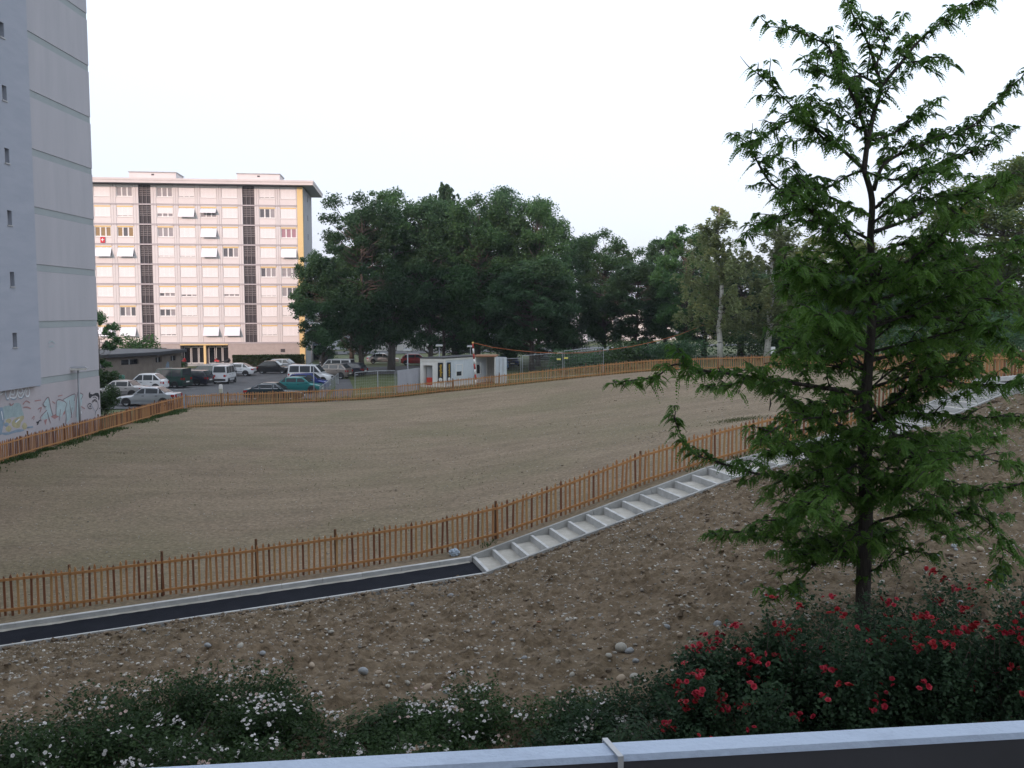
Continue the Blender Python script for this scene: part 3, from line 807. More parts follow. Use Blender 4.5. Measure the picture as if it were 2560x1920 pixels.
def frame_mesh():
    b = MB()
    b.box((-W2,-.22,Z0),(-W2+.09,-.10,Z1)); b.box((W2-.09,-.22,Z0),(W2,-.10,Z1)); b.box((-W2+.09,-.22,Z0),(W2-.09,-.10,Z0+.10)); b.box((-W2+.09,-.22,Z1-.08),(W2-.09,-.10,Z1))
    for x in (-.35, .35): b.box((x-.085,-.215,Z0+.10),(x+.085,-.105,Z1-.08))
    return b.mesh('frame', 'win_frame')
def shutter_mesh(z0):
    b = MB(); n = max(3, int((Z1 - z0) / .09)); 
    for i in range(n):
        a = z0 + (Z1 - z0)*i/n; c = z0 + (Z1 - z0)*(i+1)/n - .008
        b.hexa([(-W2+.03,-.08,a),(W2-.03,-.08,a),(W2-.03,-.045,a),(-W2+.03,-.045,a),(-W2+.03,-.08,c),(W2-.03,-.08,c),(W2-.03,-.062,c),(-W2+.03,-.062,c)])
    b.box((-W2+.03,-.09,z0-.05),(W2-.03,-.04,z0-.004))
    return b.mesh('shutter', 'shutter')
def awning_mesh(z1a):   # lower part of the shutter pushed outwards
    b = MB(); n = 12; za, ya, zb_, yb = Z1 - .1, -.04, z1a, .62
    for i in range(n):
        p, q = i/n, (i+1)/n - .012
        f = lambda s: (ya + (yb-ya)*s, za + (zb_-za)*s)
        (y0_, z0_), (y1_, z1_) = f(p), f(q)
        b.hexa([(-W2+.02,y1_,z1_-.02),(W2-.02,y1_,z1_-.02),(W2-.02,y1_+.015,z1_),(-W2+.02,y1_+.015,z1_),(-W2+.02,y0_,z0_-.02),(W2-.02,y0_,z0_-.02),(W2-.02,y0_+.015,z0_),(-W2+.02,y0_+.015,z0_)])
    b.beam((-W2+.02, yb+.01, zb_-.02), (W2-.02, yb+.01, zb_-.02), .05, .06)
    b.beam((-W2+.03, -.05, zb_ - .1), (-W2+.03, yb, zb_), .02, .02); b.beam((W2-.03, -.05, zb_ - .1), (W2-.03, yb, zb_), .02, .02)
    return b.mesh('awning', 'awning')
rows = ['C C O O G C C G C', 'G C G H6 A h C O C', 'C Oo Og O C A C C Op', 'C A A G G A O C A', 'C C C C C C C O O', 'C C C H6 H75 C H7 G O', 'C C O H25 G C C C G', 'A A A H8 C A A G C']
order = [29.15, 26.3, 23.4, 18.2, 15.35, 12.5, 9.7, 4.72, 1.92]
state = {}
for r_, row in enumerate(rows):
    for c_, s_ in zip(order, row.split()): state[(NF - 1 - r_, c_)] = s_
rr = random.Random(5)
for k in range(NF):
    zf = GF + FH*k
    edges = [.72]
    for bi, (kind, s) in enumerate(bays):
        nxt = bays[bi+1][1] if bi + 1 < len(bays) else LEN + 1
        hw = 1.12 if kind == 'w' else .80
        if kind == 'w':
            sp = link('spandrel_panel', cmesh('sp', lambda: rectmesh('spandrel_panel', 'panel_sill', -1.10, 1.10, .10, Z0 - .07, -.3, -.03)), apt, (s, 0, zf))
            win = link('window', cmesh('frame', frame_mesh), apt, (s, 0, zf))
            link('sill', cmesh('sill', lambda: rectmesh('sill', 'win_frame', -1.12, 1.12, Z0-.06, Z0-.003, -.25, .03)), win)
            link('jamb', cmesh('jamb', lambda: MB().box((-1.11,-.3,Z0),(-W2-.003,.0,ZB+.04)).box((W2+.003,-.3,Z0),(1.11,.0,ZB+.04)).box((-W2,-.3,ZB+.003),(W2,.0,FH-.114)).mesh('jamb','panel_pink')), win)
            if k < NF - 1: link('shutter_box', cmesh('box', lambda: rectmesh('shutter_box', 'yellow_box', -W2+.005, W2-.005, Z1+.003, ZB, -.2, -.02)), win)
            else: link('shutter_box', cmesh('boxw', lambda: rectmesh('shutter_box', 'panel_pink', -W2+.005, W2-.005, Z1+.003, ZB, -.2, -.02)), win)
            st = state.get((k, s), rr.choice(['C','C','G','O']))
            cur = {'Oo':'curtain_ochre', 'Og':'curtain_ochre', 'Op':'curtain_pink'}.get(st)
            for j, x in enumerate((-.70, 0.0, .70)):
                m_ = cur if cur and not (st == 'Og' and j == 1) else rr.choice(['curtain','pane_day','curtain'])
                link('pane', cmesh('pane'+m_, lambda: rectmesh('pane', m_, -.27, .27, Z0+.1, Z1-.08, -.19, -.16)), win, (x, 0, 0))
            if st == 'C': link('shutter', cmesh('sh0', lambda: shutter_mesh(Z0+.06)), win)
            elif st == 'G': link('shutter', cmesh('sh1', lambda: shutter_mesh(Z0+.20)), win)
            elif st[0] == 'H':
                f_ = float('.' + st[1:]); z_ = Z1 - (Z1 - Z0)*f_
                link('shutter', cmesh('sh'+st, lambda: shutter_mesh(z_)), win)
            elif st == 'A': link('shutter', cmesh('aw', lambda: awning_mesh(Z0 + .06)), win)
            elif st == 'h': link('shutter', cmesh('awh', lambda: awning_mesh(Z0 + .62)), win)
        else:
            sw = link('stair_window', cmesh('stw', lambda: rectmesh('stair_window', 'stair_block', -.78, .78, .09, FH-.115, -.31, -.22)), apt, (s, 0, zf))
            def bars():
                b = MB()
                for x in (-.78, -.26, .26, .74): b.box((x-.0, -.215, .09), (x+.04, -.10, FH-.115))
                b.box((-.77,-.212,1.16),(.77,-.105,1.22))
                for i in range(1, 6): b.box((-.77,-.212,1.22+.24*i-.05),(.77,-.14,1.22+.24*i-.0))
                return b.mesh('grille', 'stair_bar')
            link('grille', cmesh('bars', bars), sw)
        # piers to the next opening: two strips with a joint between them
        nk = bays[bi+1][0] if bi + 1 < len(bays) else 'w'
        a = s + hw; b_ = nxt - (1.12 if nk == 'w' else .80); b_ = min(b_, LEN)
        if b_ - a > .1:
            mid = (a + b_) / 2
            for p0, p1 in ((a + .008, mid - .012), (mid + .012, b_ - .008)):
                w_ = round(p1 - p0, 3)
                link('pier', cmesh(('pier', w_), lambda: MB().box((0,-.3,.09),(w_,-.004,FH-.113)).mesh('pier','pier')), apt, (p0, 0, zf))
    w_ = round(bays[0][1] - 1.12 - .73, 3)
    if w_ > .03: link('pier', cmesh(('pier0', w_), lambda: MB().box((0,-.3,.09),(w_,-.004,FH-.113)).mesh('pier','pier')), apt, (.725, 0, zf))
# eaves, roof and lift housings
rf = MB().box((-1.5, -DEP - 1.3, WALL + .02), (LEN + .5, 1.25, WALL + .22)).build('roof', 'soffit', apt)
MB().box((-1.55, 1.255, WALL + .0), (LEN + .5, 1.30, WALL + .36)).box((-1.60, -DEP - 1.3, WALL + .0), (-1.505, 1.30, WALL + .36)).build('fascia', 'roof_edge', rf)
MB().box((-1.62, 1.305, WALL + .36), (LEN + .5, 1.36, WALL + .62)).box((-1.67, -DEP - 1.3, WALL + .36), (-1.61, 1.36, WALL + .62)).build('gutter', 'roof_edge', rf)
MB().box((-1.50, -DEP - 1.2, WALL + .22), (LEN + .4, 1.24, WALL + .50)).build('roof_deck', 'roof_edge', rf)
for a, b in ((3.4, 9.2), (17.4, 23.6)):
    h_ = MB().box((a, -7.5, WALL + .5), (b, -3.2, WALL + 2.0)).build('lift_housing', 'roof_edge', rf)
    MB().box((a - .12, -7.6, WALL + 2.003), (b + .12, -3.05, WALL + 2.09)).build('housing_cap', 'concrete', rf)
    MB().box(((a+b)/2 - .2, -3.199, WALL + 1.6), ((a+b)/2 + .15, -3.17, WALL + 1.8)).build('vent', 'stair_block', rf)
# entrance
MB().box((10.36, -1.6, -.3), (16.69, -1.5, 2.7)).build('entrance_back', 'stair_block', apt)
MB().box((10.36, -1.49, 2.55), (16.69, .10, 2.71)).build('entrance_lintel', 'yellow_paint', apt)
for x0, x1 in ((10.5,11.3),(11.4,12.2),(12.35,13.2),(13.75,14.5),(14.6,15.5),(15.6,16.5)):
    d = MB().box((x0+.06,-1.3,.1),(x1-.06,-1.27,2.2)).build('entrance_door', 'dark_glass', apt)
    MB().box((x0,-1.32,.0),(x0+.06,-1.22,2.3)).box((x1-.06,-1.32,.0),(x1,-1.22,2.3)).box((x0+.06,-1.32,2.2),(x1-.06,-1.22,2.3)).box((x0+.06,-1.32,.0),(x1-.06,-1.22,.1)).build('door_frame', 'win_frame', d)
MB().box((13.32, -.35, -.2), (13.62, .0, 2.545)).build('entrance_column', 'yellow_paint', apt)
MB().box((10.2, -1.49, -.5), (16.8, 1.6, -.02)).build('entrance_step', 'concrete', apt)
MB().box((2.7, -.02, 1.55), (3.3, .0, 2.0)).build('vent', 'stair_block', apt)
MB().box((2.62, -.02, 1.48), (3.38, .012, 1.545)).build('vent_sill', 'concrete', apt)
# gable bathroom windows
for k in range(NF):
    MB().box((-.095, -6.2, GF + FH*k + 1.2), (-.082, -5.6, GF + FH*k + 2.0)).build('gable_window', 'stair_block', apt)
# small flag hung from a sill
mat('flag_red', (.62,.04,.06), .8); mat('flag_white', (.8,.8,.8), .8)
Mw = apt.matrix_basis.copy(); Mw = Matrix.Translation(apt.location) @ Matrix.Rotation(math.pi + ANG, 4, 'Z')
fl_ = thing('flag', 'small red flag with a white cross hanging below a window sill', 'flag', tuple(Mw @ Vector((26.35, .06, GF + FH*5 + .92))), math.pi + ANG)
b = MB()
for i in range(6):
    for j in range(6):
        f = lambda a, c: (-.3 + .6*a/6, .02*math.sin(a*1.3 + c*.7) + .03*c/6, -.78*c/6)
        b.add([f(i,j), f(i+1,j), f(i+1,j+1), f(i,j+1)], [(0,1,2,3)])
b.build('cloth', 'flag_red', fl_)
MB().box((-.055,.045,-.58),(.055,.062,-.20)).box((-.19,.045,-.445),(-.056,.062,-.335)).box((.056,.045,-.445),(.19,.062,-.335)).build('cross', 'flag_white', fl_)
MB().tube([(-.33,.01,.0),(.33,.01,.0)], .012, 6).build('rod', 'frame_grey', fl_)

# ------------------------------------------------------------------ the block with the balcony the picture was taken from (behind the camera); unseen, height and length set for the shade it casts
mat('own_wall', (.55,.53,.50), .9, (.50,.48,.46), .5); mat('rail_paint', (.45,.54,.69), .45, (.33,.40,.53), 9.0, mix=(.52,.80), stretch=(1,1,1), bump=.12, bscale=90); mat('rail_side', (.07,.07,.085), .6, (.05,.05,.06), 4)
UB = Vector((1, .115, 0)).normalized(); NB = Vector((.115, -1, 0)).normalized()
own = thing('balcony_block', 'tall apartment block behind the balcony railing, out of view', 'building', (0, -1.3, -.5), math.atan2(.115, 1))
MB().box((-95, -13, -3), (7.5, 0, 43.0)).build('wall', 'own_wall', own)
MB().box((-95.3, -13.3, 43.003), (7.8, .4, 43.6)).build('roof', 'concrete', own)
for k in range(14):
    MB().box((-94, .002, 2.6 + 2.85*k), (7.0, .05, 2.8 + 2.85*k)).build('floor_band', 'concrete', own)
MB().box((-8, .003, 5.05), (7, 2.45, 5.25)).build('balcony_slab', 'concrete', own)
# railing in front of the lens
rc = [P(380, 1917, 1), P(2560, 1797, 1)]
zr = CAM_Z - .55
def plane_hit(px, py, z):
    a, b, c = ray(px, py); t_ = (z - CAM_Z) / c; return Vector((a*t_, b*t_, z))
A, B = plane_hit(380, 1915, zr), plane_hit(2560, 1797, zr)
d = (B - A).normalized(); nn = Vector((d.y, -d.x, 0))
rail = thing('balcony_railing', 'pale blue painted metal balcony railing across the bottom edge', 'railing', tuple(A - d*3))
q = lambda s, w, dz: d*(s + 3) + nn*w + Vector((0,0,dz))
s0, s1 = -2.8, 4.0
WR = .043
prof = [(0.0,-.035),(0.0,-.004),(.004,0.0),(WR-.006,0.0),(WR,-.006)]
V = [q(s, w, z) for s in (s0, s1) for w, z in prof]
MB().add(V, [(i, i+5, i+6, i+1) for i in range(4)]).build('handrail', 'rail_paint', rail, True, 30)
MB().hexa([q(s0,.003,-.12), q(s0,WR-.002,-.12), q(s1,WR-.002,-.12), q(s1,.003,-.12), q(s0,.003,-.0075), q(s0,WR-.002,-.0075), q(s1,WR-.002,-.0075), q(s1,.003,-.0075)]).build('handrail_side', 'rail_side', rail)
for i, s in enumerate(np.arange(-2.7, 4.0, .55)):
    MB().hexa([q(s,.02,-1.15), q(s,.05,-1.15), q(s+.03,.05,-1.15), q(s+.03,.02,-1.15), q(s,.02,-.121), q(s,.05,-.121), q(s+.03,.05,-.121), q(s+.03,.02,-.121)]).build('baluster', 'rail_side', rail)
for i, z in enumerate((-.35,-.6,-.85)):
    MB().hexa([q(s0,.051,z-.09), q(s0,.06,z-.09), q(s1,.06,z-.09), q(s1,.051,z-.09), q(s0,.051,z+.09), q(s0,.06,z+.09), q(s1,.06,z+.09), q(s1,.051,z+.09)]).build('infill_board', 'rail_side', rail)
mat('cable_tie', (.55,.56,.58), .6)
T0 = plane_hit(1512, 1862, zr); sT = (T0 - A).dot(d)
band = MB()
ring = [(-.004,-.125),(-.004,.003),(WR+.004,.003),(WR+.004,-.125)]
for sgn in (0,):
    V = [q(sT + k*.007 + w*.18, w, z) for k in (0, 1) for w, z in ring] 
    band.add(V, [(i, i+4, i+5, i+1) for i in range(3)])
tie = band.build('cable_tie', 'cable_tie'); tie.location = rail.location
sol = tie.modifiers.new('solidify', 'SOLIDIFY'); sol.thickness = .002; sol.offset = 1
tag(tie, 'grey plastic tie strapped round the balcony railing', 'strap')
# ------------------------------------------------------------------ cars
mat('tyre', (.02,.02,.021), .85); mat('rim', (.42,.43,.45), .3, metal=.8); mat('rim_dark', (.12,.12,.13), .4); mat('plastic', (.025,.025,.027), .6)
mat('car_glass', (.05,.056,.062), .10, spec=.7); mat('tail_light', (.35,.02,.02), .25); mat('head_light', (.70,.72,.74), .15); mat('plate', (.75,.75,.72), .5); mat('chrome', (.7,.7,.72), .2, metal=.9)
def paint(n, c, metal=.25): return mat('paint_' + n, c, .32, metal=metal, spec=.5, coat=.6)
paint('silver', (.42,.44,.47), .5); paint('silver_warm', (.38,.37,.37), .5); paint('white', (.72,.73,.75), 0); paint('green', (.018,.055,.045), .2); paint('navy', (.02,.022,.035), .2); paint('darkgreen', (.03,.065,.06), .3)
paint('black', (.016,.017,.02), .1); paint('teal', (.03,.21,.21), .4); paint('blue', (.02,.04,.21), .3); paint('bmw', (.012,.035,.045), .3); paint('beige', (.26,.23,.21), .5); paint('skyblue', (.10,.22,.45), .3); paint('red', (.35,.03,.03), .1)
WHEEL = {}
def wheel_meshes(r, w=.19):
    key = (round(r, 3), w)
    if key in WHEEL: return WHEEL[key]
    n = 20; b = MB(); prof = [(r*.60,-w/2),(r*.93,-w/2),(r,-w*.36),(r,w*.36),(r*.93,w/2),(r*.60,w/2)]
    for k in range(n):
        t_ = 2*math.pi*k/n
        for rad, y in prof: b.v.append((rad*math.cos(t_), y, rad*math.sin(t_)))
    m = len(prof)
    for k in range(n):
        for j in range(m):
            a = k*m + j; c = k*m + (j+1) % m; d_ = ((k+1) % n)*m + (j+1) % m; e = ((k+1) % n)*m + j
            b.f.append((a, e, d_, c))
    ty = b.mesh('wheel', 'tyre', True, 40)
    c = MB()
    for sgn in (-1, 1):
        y = sgn*w*.42; o = len(c.v)
        c.v += [(r*.62*math.cos(2*math.pi*k/n), y, r*.62*math.sin(2*math.pi*k/n)) for k in range(n)] + [(r*.5*math.cos(2*math.pi*k/n), y*.8, r*.5*math.sin(2*math.pi*k/n)) for k in range(n)]
        for k in range(n): c.f.append((o+k, o+(k+1)%n, o+n+(k+1)%n, o+n+k))
        for k in range(5):
            t_ = 2*math.pi*k/5; p_ = Vector((math.cos(t_), 0, math.sin(t_))); q_ = Vector((-math.sin(t_), 0, math.cos(t_)))
            v0 = Vector((0, y*.93, 0)); c.add([v0 - q_*r*.12, v0 + q_*r*.12, v0 + p_*r*.56 + q_*r*.10, v0 + p_*r*.56 - q_*r*.10], [(0,1,2,3)])
        o = len(c.v); c.v += [(r*.5*math.cos(2*math.pi*k/n), y*.55, r*.5*math.sin(2*math.pi*k/n)) for k in range(n)]; c.f.append(tuple(range(o, o+n)))
    rm = c.mesh('rim', 'rim')
    WHEEL[key] = (ty, rm); return WHEEL[key]

def car(label, px, py, Y, heading, color, L=4.4, W=1.74, H=1.43, belt=.92, hood=.78, nose=.66, trunk=.95, ws0=.30, rf0=.44, rf1=.72, rw0=.90, wr=.31, wb=None, ax=.19, axr=.80,
        splits=(.50,.72), rails=False, dark_low=True, cat='car', name='parked_car', roofw=.80, trim=None, ground=None):
    """fractions run from the nose (0) to the tail (1); heading in degrees, 0 = nose to the right of the picture"""
    base = P(px, py, Y); z = gz(base.x, base.y) if ground is None else ground
    t = thing(name, label, cat, (base.x, base.y, z + .01), math.radians(heading), group='parked cars')
    X = lambda f: L/2 - f*L
    hw = W/2; zb_ = .20
    # lower body lofted along its length
    st = [(0.0, .34, nose*.86, .72), (.012, .24, nose, .84), (.05, .20, nose + .04, .93), (.12, .19, nose + (hood-nose)*.55, .985), (ws0*.9, .19, hood, 1.0), (ws0 + .03, .19, belt - .02, 1.0),
          (.5, .19, belt, 1.0), (rw0 - .06, .20, belt + .01, 1.0), (rw0 + .005, .22, min(trunk, belt + .02) if rw0 < .96 else belt, .985), (.965, .24, trunk - .02 if rw0 < .95 else belt - .01, .95), (.99, .27, trunk - .06 if rw0 < .95 else belt - .03, .90), (1.0, .36, trunk - .16 if rw0 < .95 else belt - .12, .84)]
    st = sorted(st, key=lambda q: q[0])
    b = MB(); ring = 10
    for f, z0, z1, k in st:
        w = hw*k; x = X(f)
        pts_ = [(-w*.90, z0), (-w*.985, z0 + .10), (-w, z0 + (z1-z0)*.55), (-w*.975, z1 - .07), (-w*.86, z1), (w*.86, z1), (w*.975, z1 - .07), (w, z0 + (z1-z0)*.55), (w*.985, z0 + .10), (w*.90, z0)]
        b.v += [(x, y, zz_) for y, zz_ in pts_]
    for i in range(len(st) - 1):
        for j in range(ring):
            a = i*ring + j; c = i*ring + (j+1) % ring
            b.f.append((a, c, c + ring, a + ring))
    b.f.append(tuple(range(ring))[::-1]); e = (len(st)-1)*ring; b.f.append(tuple(e + k for k in range(ring)))
    body = b.build('body', 'paint_' + color, t, True, 38)
    # cabin
    zt = H; wB = hw*.955; wT = hw*roofw; zB = belt - .03
    van = H > 1.7
    xs_ = [(ws0, zB, zB + .03), ((ws0+rf0)/2, zB, (zB + zt)/2 + .03), (rf0, zB, zt - .03), (rf0*.8 + rf1*.2, zB, zt - .008), ((rf0*.55 + rf1*.45), zB, zt), (rf0*.25 + rf1*.75, zB, zt - (.004 if van else .012)), (rf1, zB, zt - (.015 if van else .045)), ((rf1+rw0)/2, zB, (zB + zt)/2 + .03), (rw0, zB, zB + .03)]
    def sidew(z_): return wB + (wT - wB) * (z_ - zB) / (zt - zB)
    c = MB()
    for f, z0, z1 in xs_:
        x = X(f); wt = sidew(z1)
        c.v += [(x, -wB, z0), (x, -wt, z1 - .035), (x, -wt + .10, z1), (x, wt - .10, z1), (x, wt, z1 - .035), (x, wB, z0)]
    for i in range(len(xs_) - 1):
        for j in range(5):
            a = i*6 + j; c.f.append((a, a+1, a+7, a+6))
    cab = c.build('cabin', 'paint_' + color, t, True, 38)
    # glass: screen, rear screen, side lights
    def pane(name, quad, off=.012, m='car_glass'):
        q_ = [Vector(v) for v in quad]; n_ = (q_[1]-q_[0]).cross(q_[-1]-q_[0]).normalized()
        cen = sum(q_, Vector())/len(q_)
        if n_.dot(cen - Vector((0,0,belt*.8))) < 0: n_ = -n_
        MB().add([v + n_*off for v in q_] + [v - n_*.01 for v in q_], [tuple(range(len(q_)))] + [(i, (i+1)%len(q_), len(q_)+(i+1)%len(q_), len(q_)+i) for i in range(len(q_))]).build(name, m, t)
    def slope(f0, f1, lo, hi, inset=.08):
        p0 = Vector((X(f0), 0, zB + .03)); p1 = Vector((X(f1), 0, zt - .02))
        a = p0.lerp(p1, lo); d_ = p0.lerp(p1, hi)
        return [(a.x, -sidew(a.z) + inset, a.z), (a.x, sidew(a.z) - inset, a.z), (d_.x, sidew(d_.z) - inset - .04, d_.z), (d_.x, -sidew(d_.z) + inset + .04, d_.z)]
    pane('windscreen', slope(ws0, rf0, .08, .93), .03); pane('rear_window', slope(rw0, rf1, .18, .92), .03)
    zl, zh = belt + .05, zt - .115
    def fx(z_, front):   # where the screen pillar is at this height
        k = (z_ - zB - .03) / (zt - zB - .05)
        return ws0 + (rf0 - ws0)*k + .035*(4.4/L) if front else rw0 + (rf1 - rw0)*k - .035*(4.4/L)
    cuts = [None] + list(splits) + [None]
    for sgn in (-1, 1):
        for i in range(len(cuts) - 1):
            lo0 = fx(zl, True) if cuts[i] is None else cuts[i] + .012; hi0 = fx(zh, True) if cuts[i] is None else cuts[i] + .012
            lo1 = fx(zl, False) if cuts[i+1] is None else cuts[i+1] - .012; hi1 = fx(zh, False) if cuts[i+1] is None else cuts[i+1] - .012
            if cuts[i] is None: hi0 = min(hi0, lo1 - .03)
            if hi1 <= hi0 + .02: hi1 = hi0 + .02
            if lo1 - lo0 < .03: continue
            qd = [(X(lo0), sgn*sidew(zl), zl), (X(lo1), sgn*sidew(zl), zl), (X(hi1), sgn*sidew(zh), zh), (X(hi0), sgn*sidew(zh), zh)]
            pane('side_window', qd, .010)
            if trim:
                loop = [Vector(v) + Vector((0, sgn*.018, 0)) for v in qd]
                MB().tube(loop + [loop[0]], .014, 4).build('window_trim', 'chrome', t)
        # sill, arches, handles, mirror, lights
        MB().box((X(axr) + wr + .05, min(sgn*hw*.99, sgn*(hw+.006)), .22), (X(ax) - wr - .05, max(sgn*hw*.99, sgn*(hw+.006)), .30)).build('side_sill', 'plastic' if dark_low else 'paint_' + color, t)
        MB().box((X(axr) + wr + .05, min(sgn*hw*.99, sgn*(hw+.008)), .50), (X(ax) - wr - .05, max(sgn*hw*.99, sgn*(hw+.008)), .545)).build('rub_strip', 'plastic' if dark_low else 'paint_' + color, t)
        for f in splits[:2]:
            MB().box((X(f) + .05, min(sgn*hw*.97, sgn*(hw+.012)), belt - .15), (X(f) + .22, max(sgn*hw*.97, sgn*(hw+.012)), belt - .11)).build('door_handle', 'plastic', t)
        m_ = Vector((X(fx(zl, True) + .02), sgn*(hw + .09), belt + .09))
        MB().hexa([m_+Vector(v) for v in ((-.06,-.09,-.06),(.06,-.07,-.05),(.06,.07,-.05),(-.06,.09,-.06),(-.05,-.09,.07),(.04,-.07,.06),(.04,.07,.06),(-.05,.09,.07))]).build('wing_mirror', 'plastic' if dark_low else 'paint_' + color, t)
        MB().hexa([(X(.055), sgn*hw*.50, nose-.12), (X(.055), sgn*hw*.90, nose-.12), (X(.012)+.01, sgn*hw*.80, nose-.12), (X(.005)+.012, sgn*hw*.48, nose-.12),
                   (X(.075), sgn*hw*.52, nose+.03), (X(.10), sgn*hw*.93, nose+.05), (X(.02)+.01, sgn*hw*.82, nose+.01), (X(.012)+.012, sgn*hw*.5, nose+.01)]).build('headlight', 'head_light', t)
        tz = trunk if rw0 < .95 else belt
        MB().box((X(1.0) - .012, min(sgn*hw*.55, sgn*hw*.86), tz - .30), (X(.95), max(sgn*hw*.55, sgn*hw*.86), tz - .10)).box((X(.985), min(sgn*hw*.84, sgn*hw*.955), tz - .28), (X(.93), max(sgn*hw*.84, sgn*hw*.955), tz - .11)).build('tail_light', 'tail_light', t)
    for f in (ax, axr):
        for sgn in (-1, 1):
            y_ = sgn*(hw - .075)
            n = 14; rr_ = wr*1.17; v_ = [(X(f) + rr_*math.cos(math.pi*k/n), sgn*(hw + .004), wr + rr_*math.sin(math.pi*k/n)) for k in range(n+1)] + [(X(f) - rr_, sgn*(hw+.004), .22), (X(f) + rr_, sgn*(hw+.004), .22)]
            MB().add(v_, [tuple(range(len(v_))) if sgn > 0 else tuple(reversed(range(len(v_))))]).build('wheel_arch', 'plastic', t)
            ty, rm = wheel_meshes(wr)
            wo = link('wheel', ty, t, (X(f), y_, wr - .01)); link('rim', rm, wo)
    MB().box((X(1.0) - .03, -hw*.80, .32), (X(.99), hw*.80, .50)).build('rear_bumper', 'plastic' if dark_low else 'paint_' + color, t)
    MB().box((X(.01), -hw*.68, .30), (X(0) + .025, hw*.68, .46)).build('front_bumper', 'plastic' if dark_low else 'paint_' + color, t)
    MB().box((X(1.0) - .036, -.26, .52), (X(1.0) - .02, .26, .63)).build('number_plate', 'plate', t)
    MB().box((X(.0) + .03, -.26, .33), (X(0) + .038, .26, .44)).build('number_plate', 'plate', t)
    MB().box((X(.008), -hw*.42, nose - .20), (X(0) + .006, hw*.42, nose - .03)).build('grille', 'plastic', t)
    if rails:
        for sgn in (-1, 1): MB().tube([(X(rf0 + .04), sgn*(wT - .06), zt + .0), (X(rf0 + .06), sgn*(wT - .06), zt + .05), (X(rf1 - .04), sgn*(wT - .06), zt + .05), (X(rf1 - .02), sgn*(wT - .06), zt - .02)], .018, 6).build('roof_rail', 'chrome', t)
    return t
SED = dict(L=4.5, W=1.77, H=1.43)
HAT = dict(L=3.9, W=1.66, H=1.46, belt=.92, hood=.84, nose=.70, ws0=.24, rf0=.40, rf1=.84, rw0=.975, trunk=.9, ax=.18, axr=.83, splits=(.52,.76))
WAG = dict(L=4.6, W=1.76, H=1.47, belt=.93, hood=.80, ws0=.28, rf0=.42, rf1=.90, rw0=.985, trunk=.9, ax=.18, axr=.79, splits=(.48,.68,.82))
VAN = dict(L=4.1, W=1.72, H=1.82, belt=1.05, hood=.95, nose=.76, ws0=.20, rf0=.36, rf1=.975, rw0=.995, trunk=.9, ax=.17, axr=.80, splits=(.46,.72), roofw=.88)
car('silver saloon nearest the tower, nose left, behind the fence corner', 373, 1010, 69.3, 181, 'silver', **{**SED, 'rw0':.86, 'rf1':.68, 'trunk':.98}, dark_low=False)
car('older silver saloon half hidden by the tower with dark rear lights', 300, 990, 75.8, 180, 'silver_warm', **{**SED, 'rw0':.84, 'rf1':.70, 'trunk':.94})
car('small rounded white hatchback in front of the garage', 364, 970, 82.6, 179, 'white', **{**HAT, 'L':3.72, 'H':1.54, 'rf0':.42, 'rf1':.78}, dark_low=False)
car('tall dark green people carrier beside the white hatchback', 420, 968, 86.0, 168, 'green', **VAN)
car('dark navy estate car parked beside the green people carrier', 471, 965, 88.6, 172, 'navy', **WAG)
car('dark green estate car with roof rails behind the white microvan', 512, 950, 96.5, 178, 'darkgreen', **{**WAG, 'L':4.75}, rails=True)
car('grey car roof showing behind the green estate', 538, 938, 101.5, 180, 'silver_warm', **WAG)
car('boxy white microvan seen from behind in the middle of the car park', 562, 958, 91.5, 90, 'white', **{**VAN, 'L':3.3, 'W':1.45, 'H':1.80, 'ws0':.08, 'rf0':.22, 'nose':.9, 'hood':.98, 'wr':.27, 'belt':1.0})
car('white saloon whose tail shows behind the white microvan', 588, 940, 102.5, 182, 'white', **SED)
car('small black rounded city car parked before the long hedge', 684, 933, 107, 2, 'black', **{**HAT, 'L':3.55, 'W':1.63, 'H':1.49, 'rf0':.42, 'rf1':.74, 'splits':(.66,)}, dark_low=False)
car('silver hatchback behind the black city car', 712, 926, 112.5, -4, 'silver', **{**HAT, 'L':4.1}, dark_low=False)
car('white window van with roof bars behind the blue hatchback', 778, 952, 91.8, -4, 'white', **{**VAN, 'L':4.3, 'nose':.72})
car('blue hatchback between the turquoise car and the white van', 772, 968, 84.6, 0, 'blue', **HAT, dark_low=False)
car('turquoise hatchback behind the dark green saloon', 750, 978, 81.2, -3, 'teal', **{**HAT, 'L':4.0, 'H':1.40, 'rf1':.76, 'rw0':.93, 'trunk':.95}, dark_low=False)
car('dark green saloon with chrome window trim close behind the far fence', 688, 1000, 75.2, 2, 'bmw', **{**SED, 'L':4.78, 'W':1.80, 'H':1.42, 'ws0':.32, 'rf0':.46}, trim=True, dark_low=False)
car('beige crossover with red rear lights behind the white window van', 828, 944, 97.5, 168, 'beige', **{**HAT, 'L':4.3, 'W':1.78, 'H':1.60, 'belt':1.05, 'hood':.98, 'nose':.80, 'wr':.35})
car('white delivery van partly hidden by the beige crossover', 838, 936, 103, 172, 'white', **{**VAN, 'L':4.2})
car('dark blue car in the shade beside the footpath', 873, 940, 102, 165, 'navy', **HAT)
car('dark off roader facing the camera near the canopy', 816, 920, 119, -80, 'navy', **{**VAN, 'L':4.4, 'H':1.75})
car('light blue car standing behind the open container', 1250, 915, 106, -82, 'skyblue', **HAT)
car('navy car behind the container door under the trees', 1276, 912, 112, -84, 'blue', **WAG)
car('pale silver car far behind the mesh fence', 1372, 908, 118, -5, 'silver', **SED)
car('red car glimpsed between tree trunks behind the white cabin', 1040, 914, 122, 3, 'red', **HAT)
car('silver car glimpsed between tree trunks near the road', 958, 912, 128, 5, 'silver', **SED)

